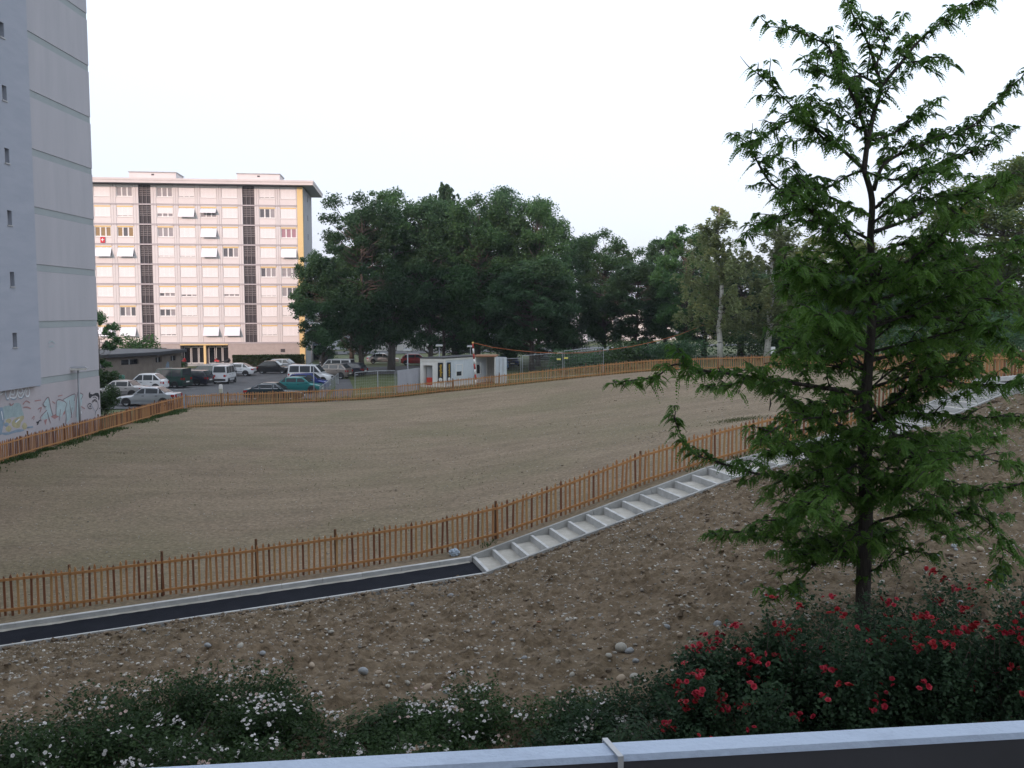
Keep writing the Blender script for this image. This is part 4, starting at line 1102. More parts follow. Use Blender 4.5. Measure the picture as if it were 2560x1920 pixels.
# motorcycles by the entrance
mat('moto_red', (.40,.03,.03), .4); mat('moto_black', (.02,.02,.022), .45)
def motorcycle(label, px, py, Y, heading, m):
    p = P(px, py, Y); t = thing('motorcycle', label, 'motorcycle', (p.x, p.y, gz(p.x, p.y)), math.radians(heading), group='motorcycles')
    ty, rm = wheel_meshes(.30, .12)
    for x in (-.65, .68):
        wo = link('wheel', ty, t, (x, 0, .30)); link('rim', rm, wo)
    MB().hexa([(-.35,-.14,.36),(-.35,.14,.36),(.42,.12,.36),(.42,-.12,.36),(-.25,-.16,.72),(-.25,.16,.72),(.40,.14,.78),(.40,-.14,.78)]).build('engine', 'moto_black', t)
    MB().hexa([(-.05,-.16,.72),(-.05,.16,.72),(.48,.13,.80),(.48,-.13,.80),(.05,-.10,.98),(.05,.10,.98),(.42,.08,1.0),(.42,-.08,1.0)]).build('tank', m, t)
    MB().hexa([(-.95,-.10,.82),(-.95,.10,.82),(-.05,.15,.72),(-.05,-.15,.72),(-.98,-.08,.92),(-.98,.08,.92),(-.05,.13,.84),(-.05,-.13,.84)]).build('seat', 'moto_black', t)
    MB().tube([(.70,.08,.30),(.45,.08,.95)], .03).tube([(.70,-.08,.30),(.45,-.08,.95)], .03).build('fork', 'chrome', t)
    MB().tube([(.38,-.38,1.05),(.46,-.1,1.0),(.46,.1,1.0),(.38,.38,1.05)], .02).build('handlebar', 'moto_black', t)
    MB().hexa([(.45,-.15,.80),(.45,.15,.80),(.72,.08,.82),(.72,-.08,.82),(.42,-.16,1.22),(.42,.16,1.22),(.55,.08,1.10),(.55,-.08,1.10)]).build('fairing', m, t)
    return t
motorcycle('red scooter standing left of the entrance doors', 456, 910, 121, 70, 'moto_red')
motorcycle('black and red motorcycle on the left of the pair at the entrance', 548, 905, 121.5, 165, 'moto_red')
motorcycle('black motorcycle on the right of the pair at the entrance', 566, 906, 121, 60, 'moto_black')

# ------------------------------------------------------------------ low garage, walls and planting by the apartments
mat('garage_brick', (.20,.165,.14), .92, (.25,.21,.175), 1.4, bump=.5, bscale=14); mat('roof_felt', (.085,.088,.095), .85, (.11,.112,.12), .7); mat('roof_fascia', (.05,.05,.055), .7); mat('brown_wall', (.13,.10,.085), .9, (.16,.12,.10), 1)
A_, B_, C_ = Vector((-39.6,83.6,0)), Vector((-36.1,92,0)), Vector((-35.5,98.6,0)); D_, E_ = Vector((-43.5,99.8,0)), Vector((-47.5,86.5,0))
g0 = gz(-38, 90)
gar = thing('garage', 'low brown brick garage with flat dark roof and graffiti', 'building', (B_.x, B_.y, g0)); go = Vector((B_.x, B_.y, g0))
foot = [A_, B_, C_, D_, E_]
def wall_seg(a, b, h, openings, m, parent, o, th=.3):
    """a wall with real openings: (s0, s1, z0, z1)"""
    d_ = (b - a); ln = d_.length; d_.normalize(); n_ = Vector((d_.y, -d_.x, 0))
    f = lambda s, w, z: a - o + d_*s + n_*w + Vector((0,0,z))
    mb = MB()
    def blk(s0, s1, z0, z1): 
        if s1 - s0 > .01 and z1 - z0 > .01: mb.hexa([f(s0,-th,z0),f(s0,0,z0),f(s1,0,z0),f(s1,-th,z0),f(s0,-th,z1),f(s0,0,z1),f(s1,0,z1),f(s1,-th,z1)])
    s = 0
    for s0, s1, z0, z1 in sorted(openings):
        blk(s, s0, -.4, h); blk(s0, s1, -.4, z0); blk(s0, s1, z1, h); s = s1
    blk(s, ln, -.4, h); w_ = mb.build('wall', m, parent)
    for s0, s1, z0, z1 in openings:
        wn_ = MB().hexa([f(s0,-.2,z0),f(s0,-.16,z0),f(s1,-.16,z0),f(s1,-.2,z0),f(s0,-.2,z1),f(s0,-.16,z1),f(s1,-.16,z1),f(s1,-.2,z1)]).build('window', 'dark_glass', parent)
        mid = (s0+s1)/2
        MB().hexa([f(mid-.05,-.155,z0),f(mid-.05,-.08,z0),f(mid+.05,-.08,z0),f(mid+.05,-.155,z0),f(mid-.05,-.155,z1),f(mid-.05,-.08,z1),f(mid+.05,-.08,z1),f(mid+.05,-.155,z1)]).build('frame', 'frame_grey', wn_)
    return f
GH = 2.75
wall_seg(A_, B_, GH, [(2.2,3.4,GH-.9,GH-.35),(5.2,7.4,GH-.75,GH-.25)], 'garage_brick', gar, go)
fseg = wall_seg(B_, C_, GH, [(.9,2.2,GH-.75,GH-.25),(4.2,5.5,GH-.75,GH-.25)], 'garage_brick', gar, go)
wall_seg(C_, D_, GH, [], 'garage_brick', gar, go); wall_seg(E_, A_, GH, [], 'garage_brick', gar, go)
ctr = sum(foot, Vector()) / 5
big_ = [(ctr + (p - ctr) * (1 + .75/(p-ctr).length)) - go for p in foot]
MB().prism([(p.x, p.y) for p in big_], GH + .003, GH + .28).build('roof', 'roof_fascia', gar)
ins = [(ctr + (p - ctr) * (1 + .70/(p-ctr).length)) - go for p in foot]
MB().prism([(p.x, p.y) for p in ins], GH + .283, GH + .33).build('roof_covering', 'roof_felt', gar)
for a, w_, c_ in (([(3.1,.4),(3.2,1.5),(3.6,1.9),(3.7,.5)], .35, 'blue'), ([(3.9,.4),(4.3,1.3),(4.8,.5),(5.1,1.2)], .28, 'teal'), ([(1.0,.5),(1.4,1.2),(1.9,.5),(2.4,1.3),(2.8,.5)], .22, 'pale'), ([(5.2,.5),(5.6,1.1),(6.0,.5)], .2, 'pink')):
    for (s0, z0), (s1, z1) in zip(a, a[1:]):
        u_ = Vector((s1-s0, z1-z0)); n2 = Vector((-u_.y, u_.x)).normalized()*w_/2
        MB().add([fseg(s0-n2.x, .008, z0-n2.y), fseg(s1-n2.x, .008, z1-n2.y), fseg(s1+n2.x, .008, z1+n2.y), fseg(s0+n2.x, .008, z0+n2.y)], [(0,1,2,3)]).build('graffiti', 'spray_' + c_, gar)
# retaining wall and slatted ramp behind the garage
p0, p1 = P(240, 880, 112), P(440, 876, 117)
wl_ = thing('retaining_wall', 'long low brown wall behind the garage roof', 'wall', (p0.x, p0.y, gz(p0.x, p0.y)))
MB().beam(Vector((-6,-.5,1.3)), p1 - p0 + Vector((-1,-.5,1.3-(p1.z-p0.z))), .3, 2.7).build('wall_face', 'brown_wall', wl_)
MB().beam(Vector((-6,-.5,2.70)), p1 - p0 + Vector((-1,-.5,2.70-(p1.z-p0.z))), .42, .09).build('coping', 'concrete', wl_)
# concrete low wall near the white van
p0, p1 = P(738, 918, 108), P(806, 920, 108)
lw = thing('concrete_wall', 'low pale concrete wall behind the roof of the white window van', 'wall', (p0.x, p0.y, gz(p0.x, p0.y)))
ln = (p1-p0).length
MB().box((0,-.2,-.2),(ln,.1,.85)).build('wall_face', 'concrete', lw); MB().box((-.05,-.25,.853),(ln+.05,.15,.95)).build('coping', 'pale_concrete', lw)

# canopy beside the gable
mat('blue_panel', (.28,.33,.40), .6, (.22,.27,.34), 2); mat('tile_brown', (.14,.10,.09), .85)
p = P(790, 905, 139)
cn = thing('canopy_shelter', 'small blue grey shelter with sloping roof beside the gable', 'shelter', (p.x, p.y, gz(p.x, p.y)), math.radians(8))
MB().box((-1.6,-1.5,0),(-1.45,1.5,2.6)).build('side_panel', 'blue_panel', cn); MB().box((1.3,-1.5,0),(1.45,1.5,2.6)).build('side_panel', 'blue_panel', cn); MB().box((-1.44,1.35,0),(1.29,1.5,2.6)).build('back_panel', 'dark_glass', cn)
MB().box((-1.45,-1.5,2.25),(1.3,-1.4,2.6)).build('front_beam', 'blue_panel', cn)
MB().hexa([(-2.6,-1.8,2.5),(1.8,-1.8,3.0),(1.8,1.8,3.0),(-2.6,1.8,2.5),(-2.6,-1.8,2.62),(.4,-1.8,4.1),(.4,1.8,4.1),(-2.6,1.8,2.62)]).build('roof', 'tile_brown', cn)

# ------------------------------------------------------------------ street lamps
mat('lamp_metal', (.30,.31,.33), .5, metal=.4); mat('lamp_glass', (.72,.72,.70), .4)
def lamp(label, px, head_y, Y, heading=0.0, w=.75, gx_=None):
    p = P(px, head_y, Y) if gx_ is None else gx_; g = gz(p.x, p.y); h = p.z - g
    t = thing('street_lamp', label, 'street lamp', (p.x, p.y, g), heading, group='street lamps')
    MB().tube([(0,0,-.3),(0,0,h-.08)], [.07,.05], 10).build('pole', 'lamp_metal', t, True)
    MB().tube([(0,0,-.05),(0,0,.5)], [.10,.10], 10).build('base_sleeve', 'lamp_metal', t, True)
    a = w/2
    MB().hexa([(-a*.9,-.16,h-.08),(a*.9,-.16,h-.08),(a*.9,.16,h-.08),(-a*.9,.16,h-.08),(-a,-.2,h+.04),(a,-.2,h+.04),(a,.2,h+.04),(-a,.2,h+.04)]).build('lamp_head', 'lamp_glass', t)
    MB().hexa([(-a,-.2,h+.043),(a,-.2,h+.043),(a,.2,h+.043),(-a,.2,h+.043),(-a*.8,-.12,h+.14),(a*.8,-.12,h+.14),(a*.8,.12,h+.14),(-a*.8,.12,h+.14)]).build('lamp_cap', 'lamp_metal', t)
    return t
lpt = on_wall(195, 922, TX + .30)
lamp('street lamp standing against the graffiti wall', 195, 922, 50, math.radians(20), .95, lpt)
lamp('white headed street lamp left of the white site cabin', 1019, 875, 83)
lamp('street lamp in front of the thick trunk behind the cabin roof', 1098, 864, 98)
lamp('street lamp among trunks just left of the striped pole', 1176, 866, 100)
lamp('white lamp head beside the gable of the apartment block', 778, 814, 121, .4, .8)

# ------------------------------------------------------------------ white site cabin, open container, banners
mat('cabin_white', (.76,.75,.72), .6, (.70,.68,.64), 1.5); mat('cabin_side', (.62,.66,.70), .6, (.56,.60,.64), 1.2); mat('cabin_roof', (.06,.06,.065), .8); mat('banner_black', (.012,.012,.018), .6); mat('banner_yellow', (.80,.50,.03), .6); mat('cabin_door', (.42,.44,.46), .6); mat('red_crate', (.55,.05,.03), .6); mat('container_rust', (.28,.14,.08), .8)
pc = P(1112, 968, 79.5)                    # near corner between the short end and the long side
cg = gz(pc.x, pc.y)
cab_t = thing('site_cabin', 'white site office cabin with dark roof and vertical black banners', 'cabin', (pc.x, pc.y, cg))
# local axes: short end runs left (and slightly away), long side runs right and away
e1 = Vector((P(1050, 960, 79.9) - pc)); e1.z = 0; e1.normalize(); e1 = Vector((-.995, .09, 0)).normalized()
e2 = Vector((-e1.y, e1.x, 0)); e2 = Vector((.60, .80, 0)).normalized()
e2 = Vector((-e1.y, e1.x, 0)) if False else e2
CH, CW, CL = 2.62, 2.15, 6.0
f = lambda a, b, z: e1*a + e2*b + Vector((0,0,z))
lift = .15
def cblk(a0, a1, b0, b1, z0, z1): return [f(a0,b0,z0), f(a1,b0,z0), f(a1,b1,z0), f(a0,b1,z0), f(a0,b0,z1), f(a1,b0,z1), f(a1,b1,z1), f(a0,b1,z1)]
MB().hexa(cblk(-.06,CW+.06,-.06,CL+.06,CH+.003,CH+.10)).build('roof', 'cabin_roof', cab_t)
MB().hexa(cblk(0,.14,0,.14,lift,CH)).hexa(cblk(CW-.14,CW,0,.14,lift,CH)).hexa(cblk(.145,CW-.145,0,.14,CH-.22,CH)).hexa(cblk(.145,CW-.145,0,.14,lift,lift+.15)).hexa(cblk(0,.14,CL-.14,CL,lift,CH)).hexa(cblk(0,.14,.145,CL-.145,CH-.18,CH)).hexa(cblk(0,.14,.145,CL-.145,lift,lift+.15)).build('frame', 'cabin_white', cab_t)
# short end with a doorway
MB().hexa(cblk(.145,1.10,.04,.10,lift+.153,CH-.223)).hexa(cblk(1.93,CW-.145,.04,.10,lift+.153,CH-.223)).hexa(cblk(1.103,1.927,.04,.10,2.02,CH-.223)).build('end_wall', 'cabin_white', cab_t)
dr = MB().hexa(cblk(1.11,1.92,.5,.55,lift,2.0)).build('doorway', 'cabin_door', cab_t)
MB().hexa(cblk(1.2,1.75,.22,.40,lift,.95)).build('red_crate', 'red_crate', cab_t)
# long side: ribbed panels with two windows
wins = [(1.55,2.5,.95,2.05),(4.2,5.1,1.0,2.1)]
mb = MB()
def side(b0, b1, z0, z1):
    if b1 - b0 > .02 and z1 - z0 > .02: mb.hexa(cblk(.05,.10,b0,b1,z0,z1))
s = .146
for b0, b1, z0, z1 in wins:
    side(s, b0, lift+.153, CH-.183); side(b0, b1, lift+.153, z0); side(b0, b1, z1, CH-.183); s = b1
side(s, CL-.146, lift+.153, CH-.183)
x = .25
while x < CL - .3:
    if not any(b0 - .1 < x < b1 + .02 for b0, b1, *_ in wins): mb.hexa(cblk(.025,.048,x,x+.12,lift+.2,CH-.22))
    x += .25
mb.build('side_wall', 'cabin_side', cab_t)
mb = MB().hexa(cblk(.01,.045,.05,.13,lift,lift+.01))
for i, (b0, b1, z0, z1) in enumerate(wins):
    w_ = MB().hexa(cblk(.12,.13,b0,b1,z0,z1)).build('window', 'dark_glass', cab_t)
    MB().hexa(cblk(.02,.115,b0,b0+.07,z0,z1)).hexa(cblk(.02,.115,b1-.07,b1,z0,z1)).hexa(cblk(.02,.115,b0+.072,b1-.072,z0,z0+.07)).hexa(cblk(.02,.115,b0+.072,b1-.072,z1-.07,z1)).build('frame', 'win_frame', w_)
    MB().hexa(cblk(.06,.09,b0+.075,b1-.075,z1-(.65 if i == 0 else .22),z1-.072)).build('shutter', 'cabin_side', w_)
MB().hexa(cblk(.14,CW,CL-.10,CL-.02,lift,CH-.002)).hexa(cblk(CW-.1,CW-.02,.15,CL-.11,lift,CH-.002)).hexa(cblk(.15,CW-.11,.15,CL-.11,lift-.1,lift)).build('back_walls', 'cabin_white', cab_t)
# banners with yellow lettering reading upwards
def banner(label, mk, w_, h_):
    """mk(s, t, off) -> point; s across 0..w_, t up 0..h_"""
    t = thing('banner', label, 'banner', tuple(Vector((pc.x, pc.y, cg))))
    MB().hexa([mk(0,0,.0),mk(w_,0,.0),mk(w_,0,.012),mk(0,0,.012),mk(0,h_,.0),mk(w_,h_,.0),mk(w_,h_,.012),mk(0,h_,.012)]).build('cloth', 'banner_black', t)
    cu = bpy.data.curves.new('lettering', 'FONT'); cu.body = 'implenia'; cu.size = .62*w_/.45*.72; cu.align_x = 'CENTER'; cu.align_y = 'CENTER'
    tmp = bpy.data.objects.new('lettering', cu); COL.objects.link(tmp)
    dg = bpy.context.evaluated_depsgraph_get(); me = bpy.data.meshes.new_from_object(tmp.evaluated_get(dg)); bpy.data.objects.remove(tmp)
    xs2 = [v.co.x for v in me.vertices]; k = h_*.60/(max(xs2)-min(xs2))
    for v in me.vertices:
        v.co = mk(w_*.52 - v.co.y*k, h_*.60 + v.co.x*k, .017)
    me.materials.clear(); me.materials.append(MATS['banner_yellow']); link('lettering', me, t)
    n = 16; c0, r0 = (w_*.5, h_*.14), w_*.36
    MB().add([mk(c0[0] + r0*math.cos(6.283*i/n), c0[1] + r0*math.sin(6.283*i/n), .017) for i in range(n)], [tuple(range(n))]).build('emblem', 'cabin_white', t)
    MB().add([mk(c0[0] + r0*.5*math.cos(6.283*i/n), c0[1]-r0*.3 + r0*.4*math.sin(6.283*i/n), .020) for i in range(n)], [tuple(range(n))]).build('emblem', 'cabin_side', t)
banner('black banner with yellow lettering on the end wall of the site cabin', lambda s, t_, o: f(.60 - s, 0, .55 + t_) + Vector((0,-.02 - o,0)), .46, 1.72)
n2_ = Vector((e2.y, -e2.x, 0))
banner('narrow black banner with yellow lettering on the long side of the site cabin', lambda s, t_, o: f(0, .28 + s, .55 + t_) + n2_*(.03 + o), .50, 1.72)
# container with its door open
pk = P(1190, 958, 82.5)
ct = thing('container', 'white storage container with open door behind the striped pole', 'container', (pk.x, pk.y, gz(pk.x, pk.y)), math.radians(-4))
MB().box((-.1,.1,.12),(.0,2.4,2.5)).box((1.65,.1,.12),(1.75,2.4,2.5)).box((0.001,2.3,.12),(1.649,2.4,2.5)).build('walls', 'cabin_white', ct)
mb = MB()
for i in range(9): mb.box((.02 + i*.18, 2.22, .2), (.11 + i*.18, 2.298, 2.4))
mb.build('ribs', 'cabin_white', ct)
MB().box((-.15,.05,2.503),(1.8,2.45,2.62)).build('roof', 'container_rust', ct); MB().box((0.001,.1,.0),(1.649,2.4,.118)).build('floor', 'container_rust', ct)
dd = MB().hexa([(1.78,.05,.14),(2.78,-.25,.14),(2.79,-.20,.14),(1.79,.10,.14),(1.78,.05,2.5),(2.78,-.25,2.5),(2.79,-.20,2.5),(1.79,.10,2.5)]).build('door', 'cabin_side', ct)
MB().tube([(2.1,-.09,.2),(2.1,-.09,2.45)], .025).tube([(2.45,-.19,.2),(2.45,-.19,2.45)], .025).build('lock_bar', 'frame_grey', dd)
MB().tube([(.6,.6,.15),(.2,.5,2.1)], .03).build('leaning_pole', 'frame_grey', ct)

# striped pole and the orange cable
mat('pole_white', (.72,.70,.68), .6); mat('pole_red', (.42,.04,.03), .6); mat('cable_orange', (.45,.13,.04), .6)
pa, pb = P(1191, 975, 79.0), P(1182, 858, 79.0)
pb.y = pa.y
sp_ = thing('striped_pole', 'red and white striped pole leaning beside the site cabin', 'pole', tuple(pa))
n = 9
for i in range(n):
    a, b = (pb - pa)*(i/n), (pb - pa)*((i+1)/n - .002)
    MB().tube([a, b], .075, 8).build('stripe', 'pole_red' if i % 2 == 0 else 'pole_white', sp_, True)
MB().tube([(pb-pa), (pb-pa) + Vector((0,0,.12))], .09, 8).build('cap', 'yellow_box', sp_)
ca = [pb + Vector((0,0,.05))]
for px, py, Y in [(1230,868,79.5),(1280,875,80),(1340,881,80.5),(1400,883,81),(1460,882,81.5),(1520,875,82.5),(1580,866,83.5),(1640,853,84.5),(1700,836,86),(1760,812,87.5)]: ca.append(P(px, py, Y))
cb = thing('site_cable', 'long orange cable sagging from the striped pole to the birch', 'cable', tuple(ca[0]))
MB().tube([p - ca[0] for p in ca], .026, 6).build('cable', 'cable_orange', cb, True)
MB().box(tuple(P(1515,874,82.4) - ca[0] + Vector((-.25,-.05,-.05))), tuple(P(1515,874,82.4) - ca[0] + Vector((.25,.05,.06)))).build('connector', 'frame_grey', cb)

# ------------------------------------------------------------------ mesh site fence panels
mat('galvanised', (.40,.42,.44), .45, metal=.5); mat('tarp_grey', (.40,.40,.44), .8, (.35,.35,.39), 1.5); mat('sign_yellow', (.80,.70,.12), .5); mat('sign_white', (.75,.75,.75), .5)
def site_panel(label, a, b, h=2.0, tarp=False, mesh=True):
    a, b = Vector(a), Vector(b); o = Vector((a.x, a.y, gz(a.x, a.y))); e = Vector((b.x, b.y, gz(b.x, b.y))) - o
    t = thing('site_fence_panel', label, 'fence panel', tuple(o), group='mesh site fence panels')
    up = Vector((0,0,h))
    MB().tube([Vector((0,0,.0)), up], .028, 6).build('upright', 'galvanised', t); MB().tube([e, e + up], .028, 6).build('upright', 'galvanised', t)
    MB().tube([up, e + up], .026, 6).build('top_tube', 'galvanised', t); MB().tube([Vector((0,0,.15)), e + Vector((0,0,.15))], .022, 6).build('bottom_tube', 'galvanised', t)
    if tarp:
        mb = MB(); n = 14; d_ = e.normalized(); nn_ = Vector((-d_.y, d_.x, 0)) * -1
        V = []
        for i in range(n + 1):
            for j in range(6): V.append(e*(i/n) + Vector((0,0,.06 + (h-.08)*j/5)) + nn_*(.05 + .04*math.sin(i*1.7 + j*.6)))
        mb.add(V, [(i*6+j, (i+1)*6+j, (i+1)*6+j+1, i*6+j+1) for i in range(n) for j in range(5)]).build('tarpaulin', 'tarp_grey', t, True)
    elif mesh:
        mb = MB(); n = int(e.length/.16)
        for i in range(1, n): mb.beam(e*(i/n) + Vector((0,0,.15)), e*(i/n) + up, .006, .006, (1,0,0))
        for j in range(1, 8): mb.beam(Vector((0,0,.15 + (h-.15)*j/8)), e + Vector((0,0,.15 + (h-.15)*j/8)), .006, .006)
        mb.build('wire_mesh', 'galvanised', t)
    return t
sq = [P(888, 980, 77.6), P(944, 980, 78.6), P(988, 975, 77.8), P(993, 975, 78.0), P(1049, 968, 80.0)]
site_panel('mesh fence panel nearest the footpath at its left end', sq[0], sq[1]); site_panel('mesh fence panel between footpath and grey tarpaulin', sq[1] + Vector((.05,0,0)), sq[2]); site_panel('fence panel covered with grey tarpaulin left of the site cabin', sq[3], sq[4], 1.95, True)
sr = [P(1240, 950, 86), P(1302, 950, 85), P(1306, 945, 84.8), P(1406, 940, 82.5), P(1410, 940, 82.4), P(1508, 932, 81.5)]
site_panel('mesh fence panel right beside the container door', sr[0], sr[1], 2.1); site_panel('mesh fence panel between the two yellow signs and the container', sr[2], sr[3], 2.3); site_panel('mesh fence panel at the right end below the sagging cable', sr[4], sr[5], 2.45)
for px, py, Y, lb in ((1397, 898, 82.4, 'small yellow sign on the mesh fence, left of the pair'), (1415, 895, 82.1, 'small yellow sign on the mesh fence, right of the pair')):
    p = P(px, py, Y); t = thing('warning_sign', lb, 'sign', tuple(p)); MB().box((-.17,-.06,-.07),(.17,-.045,.07)).build('plate', 'sign_yellow', t); MB().box((-.19,-.044,-.09),(.19,-.036,.09)).build('backing', 'frame_grey', t)
# white notice by the birches and the notice board by the car park
p = P(1932, 876, 80); t = thing('notice_sign', 'white notice on a post under the birches', 'sign', (p.x, p.y, gz(p.x, p.y))); hh = p.z - t.location.z
MB().tube([(0,.03,0),(0,.03,hh+.3)], .03, 6).build('post', 'lamp_metal', t); MB().box((-.20,-.03,hh-.32),(.20,-.0,hh+.32)).build('board', 'sign_white', t); MB().tube([(-.19,-.035,hh-.31),(-.19,-.035,hh+.31)], .012, 4).build('edge', 'lamp_metal', t)
p = P(552, 972, 68.4); t = thing('notice_board', 'narrow white rounded board on a post behind the far fence', 'sign', (p.x, p.y, gz(p.x, p.y))); hh = p.z - t.location.z
mat('board_beige', (.45,.44,.36), .6)
MB().tube([(0,.03,0),(0,.03,hh+.3)], .035, 6).build('post', 'wood_post', t)
v_ = [(-.14,-.30),(.14,-.30),(.14,.26),(.09,.34),(-.09,.34),(-.14,.26)]
MB().add([(x, -.03, hh+z) for x, z in v_] + [(x, .0, hh+z) for x, z in v_], [tuple(range(6)), tuple(range(11,5,-1))] + [(i, 6+i, 6+(i+1)%6, (i+1)%6) for i in range(6)]).build('board', 'sign_white', t)
MB().box((-.138,-.036,hh-.30),(.138,-.031,hh+.0)).build('lower_panel', 'board_beige', t)
# slim pole in the car park and the footpath railing
p = P(785, 985, 73.6); t = thing('slim_pole', 'slim grey pole rising in front of the turquoise car', 'pole', (p.x, p.y, gz(p.x, p.y)))
MB().tube([(0,0,-.2),(0,0,2.9)], [.05,.035], 8).build('shaft', 'lamp_metal', t, True); MB().tube([(0,0,0),(0,0,.3)], .08, 8).build('foot', 'lamp_metal', t)
ra, rb = P(800, 985, 75.2), P(846, 952, 90.0)
t = thing('footpath_railing', 'grey mesh railing along the footpath beside the parked cars', 'railing', (ra.x, ra.y, gz(ra.x, ra.y)))
e = Vector((rb.x - ra.x, rb.y - ra.y, gz(rb.x, rb.y) - gz(ra.x, ra.y)))
for i in range(7): MB().tube([e*(i/6), e*(i/6) + Vector((0,0,1.05))], .025, 6).build('post', 'galvanised', t)
MB().tube([Vector((0,0,1.05)), e + Vector((0,0,1.05))], .025, 6).build('top_tube', 'galvanised', t)
mb = MB()
for i in range(1, 90): mb.beam(e*(i/90) + Vector((0,0,.1)), e*(i/90) + Vector((0,0,1.03)), .008, .008, (1,0,0))
mb.build('wire_mesh', 'galvanised', t)
# bollards in the car park, green bin by the bush
for px, py, Y, lb in ((513, 953, 92, 'short grey bollard left of the white microvan'), (530, 958, 90.5, 'short dark bollard close beside the white microvan')):
    p = P(px, py, Y); t = thing('bollard', lb, 'bollard', (p.x, p.y, gz(p.x, p.y)), group='bollards'); MB().tube([(0,0,-.1),(0,0,.8)], .05, 8).build('post', 'lamp_metal', t, True); MB().tube([(0,0,.8),(0,0,.86)], [.06,.03], 8).build('cap', 'sign_white', t)
mat('bin_green', (.05,.16,.12), .6)
p = P(305, 952, 83.8); t = thing('waste_bin', 'pale green waste bin on a post by the garage', 'bin', (p.x, p.y, gz(p.x, p.y)))
MB().tube([(0,.2,0),(0,.2,1.3)], .04, 8).build('post', 'lamp_metal', t); MB().tube([(0,0,.55),(0,0,.6),(0,0,1.2)], [.2,.24,.26], 12).build('bucket', 'bin_green', t, True); MB().tube([(0,0,1.22),(0,0,1.3)], [.28,.2], 12).build('lid', 'bin_green', t)
# barrier and wooden sleepers glimpsed near the stair foot: crumpled blue plastic bag
mat('bag_blue', (.35,.42,.50), .4)
p = on_line(1136, 1388, C_FENCE - .55)
bm = bmesh.new(); bmesh.ops.create_icosphere(bm, subdivisions=3, radius=.14)
for v in bm.verts: v.co *= 1 + .5*(random.random() - .5); v.co.z *= .8
me = bpy.data.meshes.new('plastic_bag'); bm.to_mesh(me); bm.free(); me.materials.append(MATS['bag_blue'])
tag(link('plastic_bag', me, None, (p.x, p.y, gz(p.x, p.y) + .10)), 'crumpled pale blue plastic bag lying at the foot of the steps', 'bag')

# ------------------------------------------------------------------ buildings and ramp far behind the trees
mat('far_wall', (.60,.58,.55), .9, (.54,.52,.50), .3); mat('far_wall2', (.48,.50,.54), .9, (.44,.46,.50), .3); mat('far_roof', (.14,.085,.065), .9)
def far_house(label, px, Y, w, h, d_, m, rz=0.0, roof=True, floors=2):
    p = P(px, 900, Y); g = gz(p.x, p.y); t = thing('house', label, 'building', (p.x, p.y, g), rz)
    MB().box((-w/2,0,-1),(w/2,d_,h)).build('wall', m, t)
    if roof: MB().add([(-w/2-.4,-.4,h),(w/2+.4,-.4,h),(w/2+.4,d_+.4,h),(-w/2-.4,d_+.4,h),(-w/2-.4,d_/2,h+2.2),(w/2+.4,d_/2,h+2.2)], [(0,1,5,4),(2,3,4,5),(0,4,3),(1,2,5),(0,3,2,1)]).build('roof', 'far_roof', t)
    else: MB().box((-w/2-.3,-.3,h),(w/2+.3,d_+.3,h+.3)).build('roof', 'concrete', t)
    n = int(w/3.2)
    for k in range(floors):
        for i in range(n):
            x = -w/2 + (i+.5)*w/n; z = 1.0 + 2.8*k
            if z + 1.4 < h:
                wo = MB().box((x-.6,-.06,z),(x+.6,-.005,z+1.35)).build('window', 'pane_day', t); MB().box((x-.7,-.12,z-.08),(x+.7,-.004,z-.003)).build('sill', 'win_frame', wo)
far_house('long pale low building glimpsed under the trees behind the car park', 905, 176, 30, 4.6, 10, 'far_wall2', .05, False, 1)
far_house('cream house glimpsed between trunks left of the lamp', 1015, 168, 13, 5.0, 9, 'far_wall', -.05, True, 2)
far_house('long grey white building behind the trunks above the cabin', 1190, 190, 46, 6.5, 10, 'far_wall2', .0, False, 2)
far_house('pale building behind the mesh fence at the ramp', 1500, 200, 44, 7.0, 10, 'far_wall', .06, True, 2)
far_house('white house far behind the birches', 1900, 210, 40, 6.5, 10, 'far_wall', .1, True, 2)
p = P(1470, 905, 128)
t = thing('concrete_ramp', 'grey concrete ramp with railing seen behind the mesh fence', 'ramp', (p.x, p.y, gz(p.x, p.y)))
MB().hexa([(-4,0,-.5),(10,0,-.5),(10,3,-.5),(-4,3,-.5),(-4,0,.3),(10,0,1.9),(10,3,1.9),(-4,3,.3)]).build('ramp_body', 'concrete', t)
MB().tube([(-4,0,1.3),(10,0,2.9)], .05, 6).tube([(-4,0,.9),(10,0,2.5)], .04, 6).build('handrail', 'frame_grey', t)
for i in range(8): MB().tube([(-4+2*i,0,.3+.229*i),(-4+2*i,0,1.3+.229*i)], .04, 6).build('baluster', 'frame_grey', t)
# ------------------------------------------------------------------ foliage helpers
def leaf_cloud(pos, size, up=.5, seed=1, aspect=.6, droop=0.0):
    """one diamond leaf (or spray of leaves) at every position"""
    r = np.random.default_rng(seed); n = len(pos)
    nrm = r.normal(size=(n,3)); nrm[:,2] = np.abs(nrm[:,2]) + up; nrm /= np.linalg.norm(nrm, axis=1)[:,None]
    a = r.normal(size=(n,3)); a[:,2] -= droop; a -= (a*nrm).sum(1)[:,None]*nrm; a /= np.linalg.norm(a, axis=1)[:,None] + 1e-9
    b = np.cross(nrm, a)
    s = (size * (.6 + .8*r.random(n)))[:,None]
    V = np.stack([pos - a*s*.5, pos + b*s*.5*aspect - a*s*.05 + nrm*s*.06, pos + a*s*.5, pos - b*s*.5*aspect - a*s*.05 + nrm*s*.06], 1).reshape(-1,3)
    F = np.arange(n*4).reshape(n,4)
    return V, F
